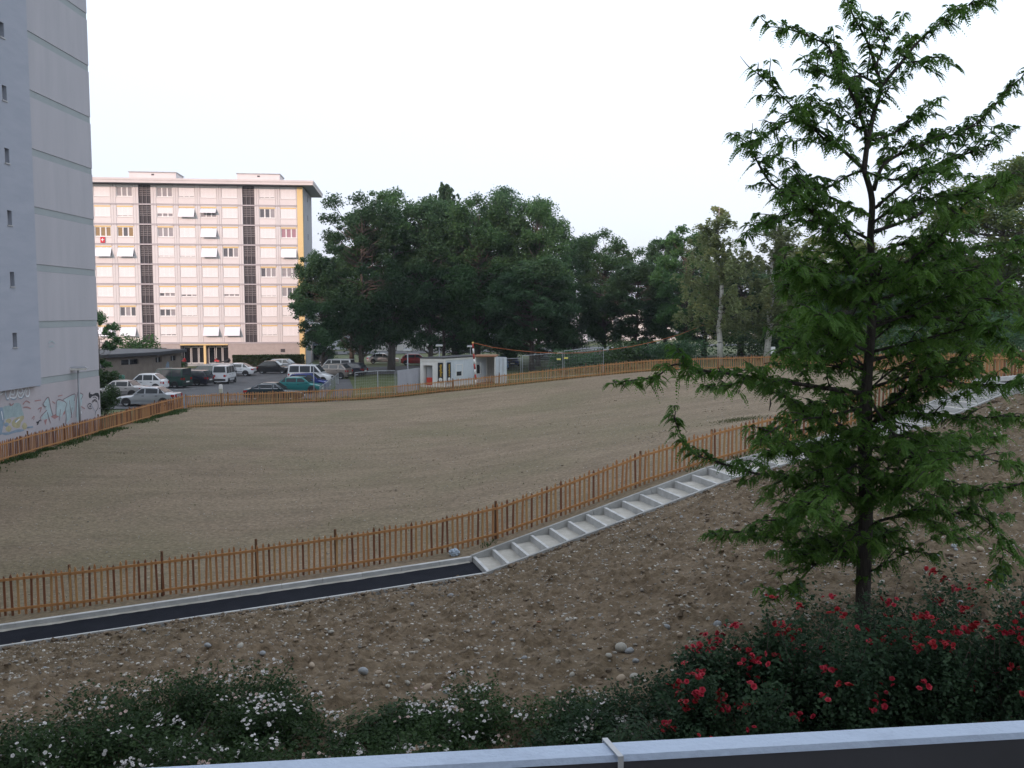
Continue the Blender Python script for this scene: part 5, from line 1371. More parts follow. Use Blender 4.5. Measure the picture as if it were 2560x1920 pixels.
def curve_pts(a, b, sag=0.0, n=5, wob=.0, r=random):
    a, b = Vector(a), Vector(b); out = []
    for i in range(n):
        t_ = i/(n-1); p = a.lerp(b, t_); p.z += sag*4*t_*(1-t_)
        if 0 < i < n-1: p += Vector((r.gauss(0,wob), r.gauss(0,wob), r.gauss(0,wob)))
        out.append(p)
    return out
mat('bark', (.075,.06,.05), .95, (.12,.10,.085), 3, stretch=(4,4,.6), bump=.8, bscale=12); mat('bark_grey', (.13,.115,.105), .95, (.19,.17,.155), 3, stretch=(4,4,.6), bump=.6, bscale=12)
mat('bark_birch', (.55,.53,.50), .8, (.05,.045,.04), 2.2, mix=(.55,.68), stretch=(1,1,3))
leaf_mat('leaf_dark', (.042,.096,.044), (.086,.165,.072), .5, .35)
leaf_mat('leaf_mid', (.050,.118,.042), (.100,.195,.070), .5, .4)
leaf_mat('leaf_fresh', (.058,.135,.046), (.105,.21,.070), .5, .4)
leaf_mat('leaf_birch', (.16,.20,.085), (.26,.29,.13), .5, .5, (.30,.28,.10))
leaf_mat('leaf_gold', (.085,.14,.042), (.17,.20,.055), .5, .3, (.27,.21,.04))
leaf_mat('leaf_hedge', (.030,.062,.020), (.060,.105,.035), .3, 1.5)
leaf_mat('leaf_bush', (.032,.068,.022), (.070,.120,.038), .35, 1.2)

def deciduous(seed, H=20.0, R=5.5, base=3.2, n=48000, leaf=.28, clumps=140, sparse=.0, lean=.3, trunks=1, flat=1.0):
    """mesh data (trunk, crown) of a broad-leaved tree standing at the origin"""
    r = random.Random(seed); g = np.random.default_rng(seed)
    tb = MB(); top = Vector((r.uniform(-1,1)*lean, r.uniform(-1,1)*lean, H*.86))
    tr = .016*H
    for k in range(trunks):
        off = Vector((r.uniform(-.5,.5), r.uniform(-.5,.5), 0)) * (k > 0) * 2
        e = top + Vector((r.uniform(-2,2), r.uniform(-2,2), -H*.12*k)) * (k > 0)
        P_ = curve_pts(off, e, 0, 8, .12*H/20, r)
        tb.tube(P_, [tr*1.35] + [tr*(1 - .12*i) for i in range(1,7)] + [tr*.12], 9)
    cz = base + (H - base)*.46; rz_ = (H - base)*.54
    cs = []
    for i in range(clumps):
        while True:
            d_ = Vector((r.gauss(0,1), r.gauss(0,1), r.gauss(0,1))).normalized(); rad = r.uniform(.45,1.0)**.6
            env = 1.0 - .22*max(0, -d_.z) ; bump_ = 1 + .16*math.sin(d_.x*5 + seed) * math.cos(d_.y*4 + seed*2) + .12*math.sin(d_.z*7 + seed)
            c = Vector((d_.x*R*rad*env*bump_, d_.y*R*rad*env*bump_, cz + d_.z*rz_*rad*flat))
            if c.z > base*.9: break
        cs.append((c, r.choice((.5,.7,.9,1.1,1.35))*r.uniform(.85,1.15)*R/5.5))
    pos = []
    tot = sum(q_**2 for _, q_ in cs)
    for c, cr_ in cs:
        per = max(40, int(n*cr_**2/tot)); q = g.normal(size=(per,3)); q /= np.linalg.norm(q, axis=1)[:,None]
        q *= (g.random(per)**.5)[:,None] * cr_ * np.array([1.2,1.2,.75]) * (1 + .35*np.sin(q[:,:1]*5 + c.x)*np.cos(q[:,1:2]*6 + c.z))
        q[:,2] -= .12*(q[:,0]**2 + q[:,1]**2)/cr_
        pos.append(q + np.array(c))
        # limb to the clump
        h0 = max(base*.55, min(H*.75, c.z - r.uniform(.12,.3)*H*.5)); k = h0/(H*.86)
        a = Vector((top.x*k, top.y*k, h0))
        tb.tube(curve_pts(a, c, -.25, 4, .18, r), [tr*.26, tr*.18, tr*.11, tr*.04], 5, False)
    pos = np.concatenate(pos)
    V, F = leaf_cloud(pos, np.full(len(pos), leaf), .6, seed, .62)
    return tb, V, F
def birch(seed, H=17.0, R=3.2, base=3.0, n=21000, leaf=.20):
    r = random.Random(seed); g = np.random.default_rng(seed); tb = MB(); fb = MB()
    P_ = curve_pts((0,0,0), (r.uniform(-.5,.5), r.uniform(-.3,.3), H*.97), 0, 9, .14, r)
    tb.tube(P_, [.22,.20,.185,.165,.145,.12,.09,.06,.025], 10)
    pos = []; nb = 64
    for i in range(nb):
        h0 = base + (H*.96 - base) * (i + .5)/nb; k = h0/(H*.97)*8; j = min(int(k), 7); a = P_[j].lerp(P_[j+1], k - j)
        az = r.uniform(0, 6.283); taper = (1 - ((h0 - base)/(H - base))**1.6); ln = (.5 + R*taper) * r.uniform(.55,1.05)
        e = a + Vector((math.cos(az)*ln, math.sin(az)*ln, ln*r.uniform(.35,.7)))
        C_ = curve_pts(a, e, .15*ln, 5, .05, r)
        fb.tube(C_, [.045,.035,.025,.015,.008], 4, False)
        for s in range(int(6 + ln*5)):
            q = C_[min(int(r.uniform(1,4.99)), 4)]; L_ = r.uniform(.5,1.7)*(.5 + .5*taper)
            m = int(n/(nb*16)*r.uniform(.7,1.3)) + 1; t_ = g.random(m)
            dx, dy = r.gauss(0,.25), r.gauss(0,.25)
            pos.append(np.stack([q.x + dx*t_ + g.normal(0,.07,m), q.y + dy*t_ + g.normal(0,.07,m), q.z + .1 - L_*t_**1.3 + g.normal(0,.05,m)], 1))
    pos = np.concatenate(pos); V, F = leaf_cloud(pos, np.full(len(pos), leaf), .1, seed, .6, 1.2)
    return tb, V, F, fb
PROTO = {}
def proto(kind):
    if kind in PROTO: return PROTO[kind]
    spec = {'a': dict(seed=21), 'b': dict(seed=34, R=5.8, clumps=150), 'c': dict(seed=47, trunks=2, R=5.2), 'd': dict(seed=58, R=4.6, H=17, clumps=130, n=46000), 'e': dict(seed=63, R=4.2, H=16, n=44000, clumps=115, trunks=2),
            'g': dict(seed=75, R=6.2, H=19, n=52000, clumps=160, base=2.0), 's': dict(seed=81, H=8, R=2.6, base=1.2, n=11000, leaf=.22, clumps=40)}
    if kind == 'birch':
        tb, V, F, fb = birch(91); PROTO[kind] = (tb.mesh('trunk', 'bark_birch', True), V, F, fb.mesh('branches', 'bark', False), 17.0, 3.2)
    elif kind == 'weep':
        tb, V, F, fb = birch(97, 18, 4.4, 6, 26000, .26); PROTO[kind] = (tb.mesh('trunk', 'bark', True), V, F, fb.mesh('branches', 'bark', False), 18.0, 4.4)
    else:
        tb, V, F = deciduous(**spec[kind]); PROTO[kind] = (tb.mesh('trunk', 'bark_grey' if kind in 'bc' else 'bark', True), V, F, None, spec[kind].get('H', 20.0), spec[kind].get('R', 5.5))
    return PROTO[kind]
CROWN = {}
def tree(label, kind, px, Y, top_y, width_px, leaf, name='broadleaf_tree', rz=None, cat='tree', dz=0.0, group='trees behind the field'):
    pm = proto(kind); p = P(px, 900, Y); g = gz(p.x, p.y) + dz
    top = P(px, top_y, Y).z; H = pm[4]; sz = (top - g) / H; sx = width_px/FPX*Y / (2*pm[5]*.90)
    t = thing(name, label, cat, (p.x, p.y, g), random.uniform(0, 6.28) if rz is None else rz, group, (sx, sx, sz))
    link('trunk', pm[0], t)
    key = (kind, leaf)
    if key not in CROWN: CROWN[key] = np_mesh('crown', pm[1], pm[2], leaf)
    c = link('crown', CROWN[key], t)
    if pm[3]: link('branches', pm[3], c)
    return t
tree('small dark tree at the left edge of the wood next to the apartment block', 'd', 808, 103, 625, 130, 'leaf_dark')
tree('tall tree with high rounded crown nearest the apartment block', 'a', 905, 104, 462, 200, 'leaf_dark')
tree('tree filling the wood just left of the site cabin', 'c', 975, 108, 470, 190, 'leaf_mid')
tree('tall drooping tree whose grey top stands above the wood', 'weep', 1108, 118, 448, 150, 'leaf_dark', 'weeping_tree')
tree('dense dark tree behind the white site cabin', 'b', 1075, 109, 478, 210, 'leaf_dark')
tree('broad tree behind the striped pole', 'a', 1195, 107, 466, 210, 'leaf_mid')
tree('broad dark tree behind the mesh fence left of the yellow signs', 'g', 1275, 110, 470, 205, 'leaf_dark')
tree('tree at the right shoulder of the tall wood', 'b', 1345, 108, 478, 170, 'leaf_mid')
tree('lower dark tree filling the foot of the wood behind the mesh fence', 'd', 1330, 101, 640, 200, 'leaf_dark')
tree('medium tree with open crown right of the tall wood', 'a', 1510, 112, 558, 165, 'leaf_mid')
tree('dark tree behind the sagging cable', 'd', 1590, 104, 648, 160, 'leaf_dark')
tree('slim dark tree standing above its neighbours behind the cable', 'e', 1662, 116, 585, 120, 'leaf_dark')
tree('fresh green tree left of the first birch', 'e', 1715, 98, 572, 150, 'leaf_fresh')
tree('slender birch with white trunk where the orange cable ends', 'birch', 1800, 84, 505, 200, 'leaf_birch', 'birch_tree', rz=.4)
tree('second birch with white trunk right of the cable end', 'birch', 1915, 83, 528, 215, 'leaf_birch', 'birch_tree', rz=2.6)
tree('golden green tree just right of the birches', 'c', 2040, 98, 590, 190, 'leaf_gold')
tree('yellowing tree behind the middle of the locust tree', 'g', 2160, 102, 600, 220, 'leaf_gold')
tree('dark tree low behind the trunk of the locust tree', 'd', 2110, 92, 680, 190, 'leaf_dark')
tree('tree behind the right half of the locust tree', 'b', 2300, 96, 610, 220, 'leaf_gold')
tree('large golden tree at the right edge of the picture', 'g', 2490, 76, 400, 360, 'leaf_gold')
tree('dark tree low at the right edge behind the curved fence', 'd', 2400, 84, 650, 260, 'leaf_mid')
tree('dark tree behind the wood near the gable', 'd', 880, 122, 600, 170, 'leaf_dark')
tree('dark tree deep in the wood behind the cabin', 'g', 1140, 124, 520, 240, 'leaf_dark')
tree('dark tree deep in the wood behind the yellow signs', 'g', 1420, 126, 600, 200, 'leaf_dark')
tree('dark tree deep behind the fresh green tree', 'd', 1760, 112, 640, 180, 'leaf_dark')
tree('dark tree deep behind the birches', 'd', 1850, 108, 650, 200, 'leaf_dark')
tree('dark tree deep behind the second birch', 'g', 1965, 112, 640, 200, 'leaf_dark')
tree('little tree growing at the corner of the tower', 's', 248, 80, 772, 90, 'leaf_mid', dz=0)
tree('tree on the road far left of the canopy shelter', 's', 700, 190, 800, 120, 'leaf_mid')

# bushes and hedge
def bush_mesh(seed, rx, ry, rz_, n, leaf, lumps=9):
    r = random.Random(seed); g = np.random.default_rng(seed); pos = []
    for i in range(lumps):
        c = np.array([r.uniform(-.6,.6)*rx, r.uniform(-.6,.6)*ry, r.uniform(.25,.75)*rz_]); q = g.normal(size=(n//lumps,3)); q /= np.linalg.norm(q, axis=1)[:,None]
        q *= (g.random(n//lumps)**.4)[:,None] * np.array([rx*.5, ry*.5, rz_*.40]); q = q + c; q[:,2] = np.maximum(q[:,2], .03); pos.append(q)
    return leaf_cloud(np.concatenate(pos), np.full((n//lumps)*lumps, leaf), .5, seed, .65)
def bush(label, px, py, Y, w, h, leaf, size=.16, n=2600, seed=1, name='bush'):
    p = P(px, py, Y); g = gz(p.x, p.y); t = thing(name, label, 'bush', (p.x, p.y, g), group='bushes')
    V, F = bush_mesh(seed, w/2*1.2, w/2*1.0, h, n, size); link('foliage', np_mesh('foliage', V, F, leaf), t)
    mb = MB(); r = random.Random(seed)
    for i in range(5): mb.tube([(r.uniform(-.1,.1), r.uniform(-.1,.1), -.1), (r.uniform(-.4,.4)*w*.6, r.uniform(-.4,.4)*w*.6, h*.7)], [.03,.01], 5)
    tag(mb.build('stems', 'bark', t), kind='stuff')
bush('dark bush beside the tower corner in front of the garage', 268, 955, 80, 2.6, 2.0, 'leaf_bush', .18, 3000, 3)
bush('clipped dark green shrub at the corner of the tower behind the fence', 264, 1035, 62.5, 1.6, 2.0, 'leaf_hedge', .13, 3600, 4)
bush('green bush behind the garage roof', 345, 890, 106, 4.0, 4.2, 'leaf_fresh', .26, 6000, 5)
bush('narrow green bush at the right end of the garage', 440, 920, 112, 1.4, 2.6, 'leaf_bush', .2, 1500, 6)
bush('low round bush before the scooter', 452, 915, 113, 2.4, 1.0, 'leaf_mid', .2, 1200, 7)
for i, (px, w, h, Y) in enumerate([(1440,5,2.2,92),(1560,6,2.6,92),(1640,5,2.2,90),(1700,5,2.4,90),(1870,6,3.2,92),(1985,7,4.2,90),(2080,7,3.4,86),(2190,7,3.0,80),(2300,7,3.6,76),(2400,7,3.2,70),(2520,7,3.4,66)]):
    lab = ['dark bush by the end of the mesh fence','wide dark bush under the sagging cable','dark bush below the slim dark tree','dark bush at the foot of the fresh green tree','tall dark bush between the two birches','big dark bush beside the white notice','dark bush behind the curved fence just left of the locust trunk','bush behind the curved fence right of the locust trunk','loose bush behind the curved fence near the upper steps','bush behind the fence above the top of the steps','rightmost bush behind the curved fence'][i]
    bush(lab, px, 900, Y, w, h, ['leaf_dark','leaf_bush','leaf_dark','leaf_gold'][i % 4 if i > 5 else i % 3], .26, 2400, 20 + i)
# clipped hedge before the apartments
ha, hb_ = P(582, 912, 122.3), P(762, 912, 124.5); hl = (hb_ - ha).length
hd = thing('hedge', 'long clipped dark green hedge along the apartment block', 'hedge', (ha.x, ha.y, gz(ha.x, ha.y)), math.atan2(hb_.y-ha.y, hb_.x-ha.x))
g = np.random.default_rng(5); n = 9000
q = np.stack([g.random(n)*hl, g.normal(0, .5, n).clip(-.62,.62), g.random(n)**.8*1.55], 1)
k = g.random(n) < .55; q[k,1] = np.where(g.random(k.sum()) < .7, -.62, .62) + g.normal(0,.04,k.sum()); q[~k,2] = 1.5 + g.normal(0,.05,(~k).sum())
V, F = leaf_cloud(q, np.full(n, .17), .4, 8, .7); link('foliage', np_mesh('foliage', V, F, 'leaf_hedge'), hd)
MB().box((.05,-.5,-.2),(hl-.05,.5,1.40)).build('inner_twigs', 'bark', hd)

# weeds along the fences and thin sprouting grass
def grass_blades(name, X, Y, Z, h, m, parent=None, seed=3, w=.02):
    r = np.random.default_rng(seed); n = len(X); a = r.random(n)*6.283; lean = r.normal(0,.35,(n,2))*h[:,None]
    ww = w*(.6 + .8*r.random(n)); dx, dy = np.cos(a)*ww, np.sin(a)*ww
    p = np.stack([X, Y, Z], 1); t_ = p + np.stack([lean[:,0], lean[:,1], h], 1)
    V = np.stack([p - np.stack([dx, dy, 0*dx], 1), p + np.stack([dx, dy, 0*dx], 1), t_], 1).reshape(-1,3)
    return link(name, np_mesh(name, V, np.arange(n*3).reshape(n,3), m), parent)
leaf_mat('blade', (.040,.085,.020), (.085,.14,.04), .35, 1.0)
leaf_mat('blade_dry', (.075,.095,.03), (.14,.15,.06), .3, .6)
n = 9000; y = RNG.uniform(38, 66.5, n); y = y[vnoise(y*.55, y*0+9) > .38*RNG.random(len(y))+.2]; n = len(y); x = -23.85 + np.abs(RNG.normal(0, .38, n))*(.3 + 1.0*vnoise(y*.7, y*0)); h = .05 + .22*RNG.random(n)*vnoise(y*1.1, y*0+4)
tag(grass_blades('verge_weeds', x, y, ground_z(x, y) + .02, h, 'blade', None, 4, .035), 'green weeds growing along the foot of the left fence', 'weeds', kind='stuff')
n = 9000; s = RNG.random(n); idx = (s*(len(fl)-1)).astype(int); fr = s*(len(fl)-1) - idx; fa = np.array([tuple(v) for v in fl]); q = fa[idx]*(1-fr)[:,None] + fa[np.minimum(idx+1, len(fl)-1)]*fr[:,None]
x, y = q[:,0], q[:,1] + .35 + np.abs(RNG.normal(0, 1.1, n)); h = .10 + .28*RNG.random(n)
tag(grass_blades('fence_grass', x, y, ground_z(x, y) - .03, h, 'blade_dry', None, 5, .03), 'rough grass behind the far picket fence', 'grass', kind='stuff')
n = 5000; x = RNG.uniform(-22, 20, n); y = C_FENCE + .3*x + 45*RNG.random(n); k = (y < far_limit(x) - .5) & (vnoise(x*.22+3, y*.22) > .62); x, y = x[k], y[k]
tag(grass_blades('sprouting_grass', x, y, field_z(x, y), .03 + .06*RNG.random(len(x)), 'blade_dry', None, 6, .012), 'thin grass sprouting in patches on the bare field', 'grass', kind='stuff')
# the small dark green tuft on the right slope of the field
n = 900; c = P(1850, 1040, 40.5); x = c.x + RNG.normal(0,.6,n); y = c.y + RNG.normal(0,.45,n) + .3*(x-c.x)
tag(grass_blades('grass_patch', x, y, field_z(x, y) + .0, .03 + .04*RNG.random(n), 'blade_dry', None, 7, .015), 'dark green patch of grass on the right slope of the field', 'grass', kind='stuff')
n = 1800; s = RNG.random(n); x = RNG.uniform(-2, 14, n); y = C_FENCE - .35 + .3*x + RNG.normal(0,.22,n); k = vnoise(x*1.6, y*0) > .6; x, y = x[k], y[k]
tag(grass_blades('stair_weeds', x, y, ground_z(x, y) + .02, .04 + .10*RNG.random(len(x)), 'blade', None, 8, .015), 'small weeds between the fence and the steps', 'weeds', kind='stuff')
# ------------------------------------------------------------------ honey locust in the foreground
leaf_mat('leaf_locust', (.066,.165,.024), (.145,.275,.050), .5, 1.3, rough=.7)
TY = 12.9
limbs = [  # pixel polylines from the trunk outwards, with a depth drift in metres
 ([(2152,416),(2102,371),(2057,344),(1994,280),(1949,235),(1890,181)], -.5), ([(2202,217),(2252,158),(2301,99),(2374,41),(2419,14),(2500,-20)], .4), ([(2170,348),(2143,267),(2102,181),(2071,118),(2030,95),(1967,72),(1915,66)], .5),
 ([(2175,720),(2093,619),(2066,565),(2035,533),(1967,488),(1922,452),(1890,398),(1872,362),(1845,340)], -.6), ([(2180,690),(2229,678),(2283,642),(2356,588),(2396,524),(2464,480),(2540,430)], -.7),
 ([(2184,475),(2206,416),(2252,384),(2306,362),(2374,340),(2450,300),(2545,200)], .6), ([(2188,520),(2283,443),(2396,393),(2487,357),(2540,325)], -.2), ([(2160,425),(2120,440),(2060,470),(2000,440),(1960,400),(1930,375)], .5),
 ([(2175,600),(2100,560),(2020,520),(1960,540),(1900,560),(1860,590)], .9), ([(2185,350),(2240,330),(2290,290),(2310,265)], .8), ([(2152,416),(2060,335),(1990,300),(1930,330),(1900,355)], -.8), ([(2200,217),(2150,190),(2090,200),(2010,160)], -.6),
 ([(2188,167),(2210,110),(2205,60),(2190,45)], .4), ([(2165,330),(2110,300),(2060,270),(2020,250)], .3), ([(2252,158),(2310,150),(2330,140)], -.3),
 ([(2170,1325),(2205,1300),(2303,1283),(2359,1285),(2456,1290),(2500,1350),(2510,1440)], -.7), ([(2170,1075),(2267,968),(2354,927),(2431,855),(2462,778),(2530,690)], .6), ([(2178,1040),(2277,1032),(2405,1044),(2570,1039)], -.7),
 ([(2172,1152),(2277,1142),(2431,1142),(2580,1172)], .5), ([(2172,1200),(2280,1190),(2400,1230),(2560,1210)], -1.1), ([(2155,1110),(2098,1060),(2047,1044),(1960,1060),(1900,1100)], -.9),
 ([(2158,1150),(2080,1180),(1980,1193),(1888,1183),(1785,1152),(1724,1126),(1683,1040)], .3), ([(2160,1020),(2047,1039),(1995,1009),(1929,978),(1867,957),(1770,968)], .7), ([(2165,985),(2030,965),(1930,950),(1842,937),(1765,927),(1688,911),(1637,942),(1540,955)], -.5),
 ([(2158,1370),(2031,1383),(1970,1357),(1888,1331),(1775,1337)], .5), ([(2150,1390),(2047,1408),(1995,1454),(1935,1500)], -.4), ([(2160,1260),(2080,1240),(2010,1290),(1930,1300)], -1.0), ([(2175,880),(2100,850),(2050,835),(2000,845),(1975,870)], -1.1),
 ([(2180,820),(2270,790),(2370,800),(2470,830),(2560,900)], -1.0), ([(2180,760),(2280,720),(2400,700),(2540,740)], .9), ([(2178,780),(2090,740),(2030,730),(1985,750)], .8), ([(2175,930),(2090,900),(2030,885),(1985,895)], .9), ([(2180,900),(2260,880),(2360,850),(2480,880)], 1.0),
 ([(2182,715),(2290,690),(2420,670),(2570,640)], -.3), ([(2182,810),(2300,770),(2440,745),(2580,770)], .3), ([(2180,880),(2300,850),(2450,815),(2580,820)], -.9), ([(2176,760),(2090,725),(2030,700),(1985,715)], -.4), ([(2176,850),(2080,810),(2020,790),(1975,800)], .3), ([(2182,580),(2280,545),(2400,480),(2520,470)], .9), ([(2178,540),(2090,500),(2020,470),(1970,500)], -.9), ([(2165,430),(2240,450),(2330,430),(2420,440)], -.8),
 ([(2172,690),(2090,680),(2010,690),(1960,650)], -1.0), ([(2182,640),(2260,610),(2350,640),(2440,620),(2560,600)], .5), ([(2178,560),(2240,520),(2330,500),(2430,560)], -1.0), ([(2165,1060),(2060,1120),(1970,1120),(1900,1140)], 1.0), ([(2170,1100),(2270,1090),(2370,1110),(2500,1090)], 1.2),
 ([(2165,1230),(2260,1250),(2350,1330),(2420,1350)], 1.0), ([(2160,1300),(2090,1330),(2040,1370),(2000,1400)], .8), ([(2175,970),(2290,940),(2420,960),(2560,960)], -1.3), ([(2170,840),(2130,805),(2090,800),(2040,780)], -1.4), ([(2175,1000),(2230,1080),(2300,1150),(2330,1180)], -1.5), ([(2170,1130),(2120,1180),(2060,1250),(2030,1290)], -1.5)]
trunk_px = [(2156,1560),(2158,1475),(2165,1250),(2162,1100),(2168,950),(2180,800),(2184,700),(2176,600),(2180,500),(2160,425)]
leader = [(2160,425),(2170,348),(2188,271),(2202,217),(2188,167),(2170,108),(2134,41),(2116,-5)]
tb0 = P(2156, 1560, TY); base_z = min(tb0.z, float(bank_z(np.array([tb0.x]), np.array([TY]))[0])) - .15
loc_t = thing('locust_tree', 'large honey locust tree with feathery leaves in the right foreground', 'tree', (tb0.x, TY, base_z)); lo = Vector((tb0.x, TY, base_z))
r = random.Random(77)
def to3(poly, drift, y0=TY):
    out = []
    n = len(poly)
    for i, (a, b) in enumerate(poly): out.append(P(a, b, y0 + drift*(i/(n-1))**1.2*1.4) - lo)
    return out
def smooth(pts_, m=5):
    s = []
    for i in range(len(pts_)-1):
        p0, p1, p2, p3 = pts_[max(i-1,0)], pts_[i], pts_[i+1], pts_[min(i+2, len(pts_)-1)]
        for k in range(m):
            t_ = k/m; s.append(.5*((2*p1) + (p2-p0)*t_ + (2*p0-5*p1+4*p2-p3)*t_*t_ + (3*p1-p0-3*p2+p3)*t_**3))
    s.append(pts_[-1]); return s
mat('bark_locust', (.040,.033,.030), .95, (.075,.063,.055), 6, stretch=(5,5,.8), bump=.9, bscale=22)
tk = smooth([Vector((0,0,-.1))] + to3(trunk_px, 0))
nt = len(tk); MB().tube(tk, [float(np.interp(i/nt, [0,.05,.15,.42,.5,.7,1], [.15,.115,.105,.095,.068,.052,.036])) for i in range(nt)], 12).build('trunk', 'bark_locust', loc_t, True)
ldp = smooth(to3(leader, .2)); br = MB(); br.tube(ldp, [.036*(1 - .9*i/len(ldp)) + .004 for i in range(len(ldp))], 7)
leafP, leafD = [], []
def tuft(p, out, k):
    for _ in range(k):
        d_ = out*.55 + Vector((r.gauss(0,.75), r.gauss(0,.75), r.gauss(.45,.35))); d_.z = max(min(d_.z, .95), -.2)
        if d_.length < .2: continue
        leafP.append(tuple(p)); leafD.append(tuple(d_.normalized()))
def dress(pts_, rad0, depth=0, bare=.12, dense=1.0):
    n = len(pts_); L_ = sum((b-a).length for a, b in zip(pts_, pts_[1:])); s = 0; nxt = L_*bare; nb = L_*max(bare,.12) + r.uniform(0,.15)
    for a, b in zip(pts_, pts_[1:]):
        d_ = (b-a); ln = d_.length
        if ln < 1e-6: continue
        u_ = d_/ln
        while nxt < s + ln:
            p = a + u_*(nxt - s); side = u_.cross(Vector((0,0,1))); side = side.normalized() if side.length > .01 else Vector((1,0,0))
            tuft(p, (u_*.5 + side*r.choice((-1,1))), r.choice((3,4,5)) if depth else r.choice((2,3,4)))
            nxt += r.uniform(.6,1.4)*(.15 if depth else .20) / dense
        while depth < 1 and nb < s + ln:
            p = a + u_*(nb - s); side = u_.cross(Vector((0,0,1))); side = side.normalized() if side.length > .01 else Vector((1,0,0))
            f_ = nb/L_; l2 = (.28 + .66*(1 - f_)) * r.uniform(.5,1.15) * (.95 if dense < 1.05 else 1)
            e = p + (u_*r.uniform(.5,1.0) + side*r.choice((-1,1))*r.uniform(.3,1.0) + Vector((0,0,r.uniform(-.45,.75)))).normalized()*l2
            tw_ = curve_pts(p, e, .06*l2, 5, .03*l2, r); br.tube(tw_, [.011,.009,.007,.005,.003], 4, False)
            dress(tw_, .01, 1, .12, dense); nb += .165*r.uniform(.6,1.5)/dense
        s += ln
for poly, drift in limbs:
    q = smooth(to3(poly, drift)); n = len(q); L_ = sum((b-a).length for a, b in zip(q, q[1:])); r0 = .008 + .0085*L_
    br.tube(q, [r0*(1 - .88*(i/(n-1))**.7) + .002 for i in range(n)], 6)
    high = poly[0][1] < 560
    dress(q, r0, 0, .06, 1.0 if high else 1.1)
dress(ldp, .05, 0, .02, 1.1)
# shorter limbs all round the trunk
for i in range(36):
    k = r.uniform(.22, .72); j = min(int(k*(nt-1)), nt-2); a = tk[j]; az = 6.283*i*.382 + r.uniform(-.3,.3); ln = r.uniform(.7,1.5)*(1.1 - .35*abs(k-.5))
    e = a + Vector((math.cos(az)*ln, math.sin(az)*ln, r.uniform(.05,.6)*ln))
    q = smooth(curve_pts(a, e, .12*ln, 4, .06, r)); br.tube(q, [.016*(1 - .85*m_/len(q)) + .002 for m_ in range(len(q))], 5); dress(q, .016, 0, .02, 1.0)
# a few bare twigs
for poly in ([(1980,1193),(1950,1235),(1900,1250),(1862,1247)], [(1890,181),(1870,165),(1850,140)], [(2474,520),(2500,470),(2540,440)]):
    q = smooth(to3(poly, .1)); br.tube(q, [.010*(1-.8*i/len(q)) for i in range(len(q))], 5)
br.build('branches', 'bark_locust', loc_t, True)
P_ = np.array(leafP); D = np.array(leafD); n = len(P_)
g = np.random.default_rng(9); Ln = .17 + .12*g.random(n)*g.random(n); pairs = 9
print('locust leaves', n)
side = np.cross(D, np.array([0,0,1.0])); side /= np.linalg.norm(side, axis=1)[:,None] + 1e-9
roll = g.normal(0,.5,n)[:,None]; upv = np.cross(side, D); sd = side*np.cos(roll) + upv*np.sin(roll)
Vs = []
for j in range(pairs):
    t_ = .14 + .86*(j+.5)/pairs
    c = P_ + D*(Ln*t_)[:,None]; c[:,2] -= Ln*.95*t_**2
    tan = D.copy(); tan[:,2] -= .95*2*t_; tan /= np.linalg.norm(tan, axis=1)[:,None]
    ll = (.052*math.sin(math.pi*(.18 + .74*t_))*(.8 + .4*g.random(n)))[:,None]; wd = ll*.85
    for sg in (-1, 1):
        ax_ = sd*sg*.86 + tan*.42; ax_[:,2] -= .30; ax_ /= np.linalg.norm(ax_, axis=1)[:,None]
        bx_ = tan*.9 - ax_*.2
        Vs.append(np.stack([c, c + ax_*ll*.5 + bx_*wd*.5, c + ax_*ll, c + ax_*ll*.5 - bx_*wd*.5], 1))
V = np.concatenate(Vs).reshape(-1,3); F = np.arange(len(V)).reshape(-1,4)
link('crown', np_mesh('crown', V, F, 'leaf_locust'), loc_t)
# hanging seed pods
for px, py in ((1925,1018),(2355,1058),(2310,905)):
    a = P(px, py - 25, TY) - lo; MB().tube([a, a + Vector((.01,0,-.09)), a + Vector((-.01,0,-.2))], [.004,.014,.003], 5).build('seed_pod', 'bark_locust', loc_t)

# ------------------------------------------------------------------ rose bushes below the railing
leaf_mat('leaf_rose', (.022,.055,.016), (.055,.105,.032), .35, 2.5, rough=.7)
leaf_mat('leaf_rose_red', (.018,.050,.022), (.045,.092,.040), .35, 2.5, rough=.7)
mat('petal_white', (.82,.80,.79), .7, (.74,.71,.70), 20); mat('petal_blush', (.60,.42,.38), .7, (.62,.52,.46), 20); mat('petal_red', (.44,.010,.020), .6, (.26,.006,.014), 25); mat('petal_old', (.34,.25,.17), .8); mat('petal_crimson', (.50,.014,.040), .6, (.32,.008,.03), 25)
def blossom(seed, m):
    r_ = random.Random(seed); b = MB()
    for ring_, (k, tilt, rad) in enumerate(((5,.25,.5),(5,.75,.36),(3,1.2,.2))):
        for i in range(k):
            a = 6.283*i/k + ring_*.6 + r_.uniform(-.15,.15); d_ = Vector((math.cos(a), math.sin(a), 0)); s_ = Vector((-d_.y, d_.x, 0)); u_ = (d_*math.cos(tilt) + Vector((0,0,1))*math.sin(tilt))
            o_ = Vector((0,0,.02*ring_)); w_ = rad*.62
            b.add([o_, o_ + u_*rad*.6 - s_*w_, o_ + u_*rad, o_ + u_*rad*.6 + s_*w_], [(0,1,2,3)])
    return b.mesh('blossom', m)
BL = {m: [blossom(i + 3, m) for i in range(3)] for m in ('petal_white','petal_blush','petal_red','petal_old','petal_crimson')}
def blob_mesh(n, m, size, rng):   # many tiny blossoms in one mesh, positions in n
    return scatter
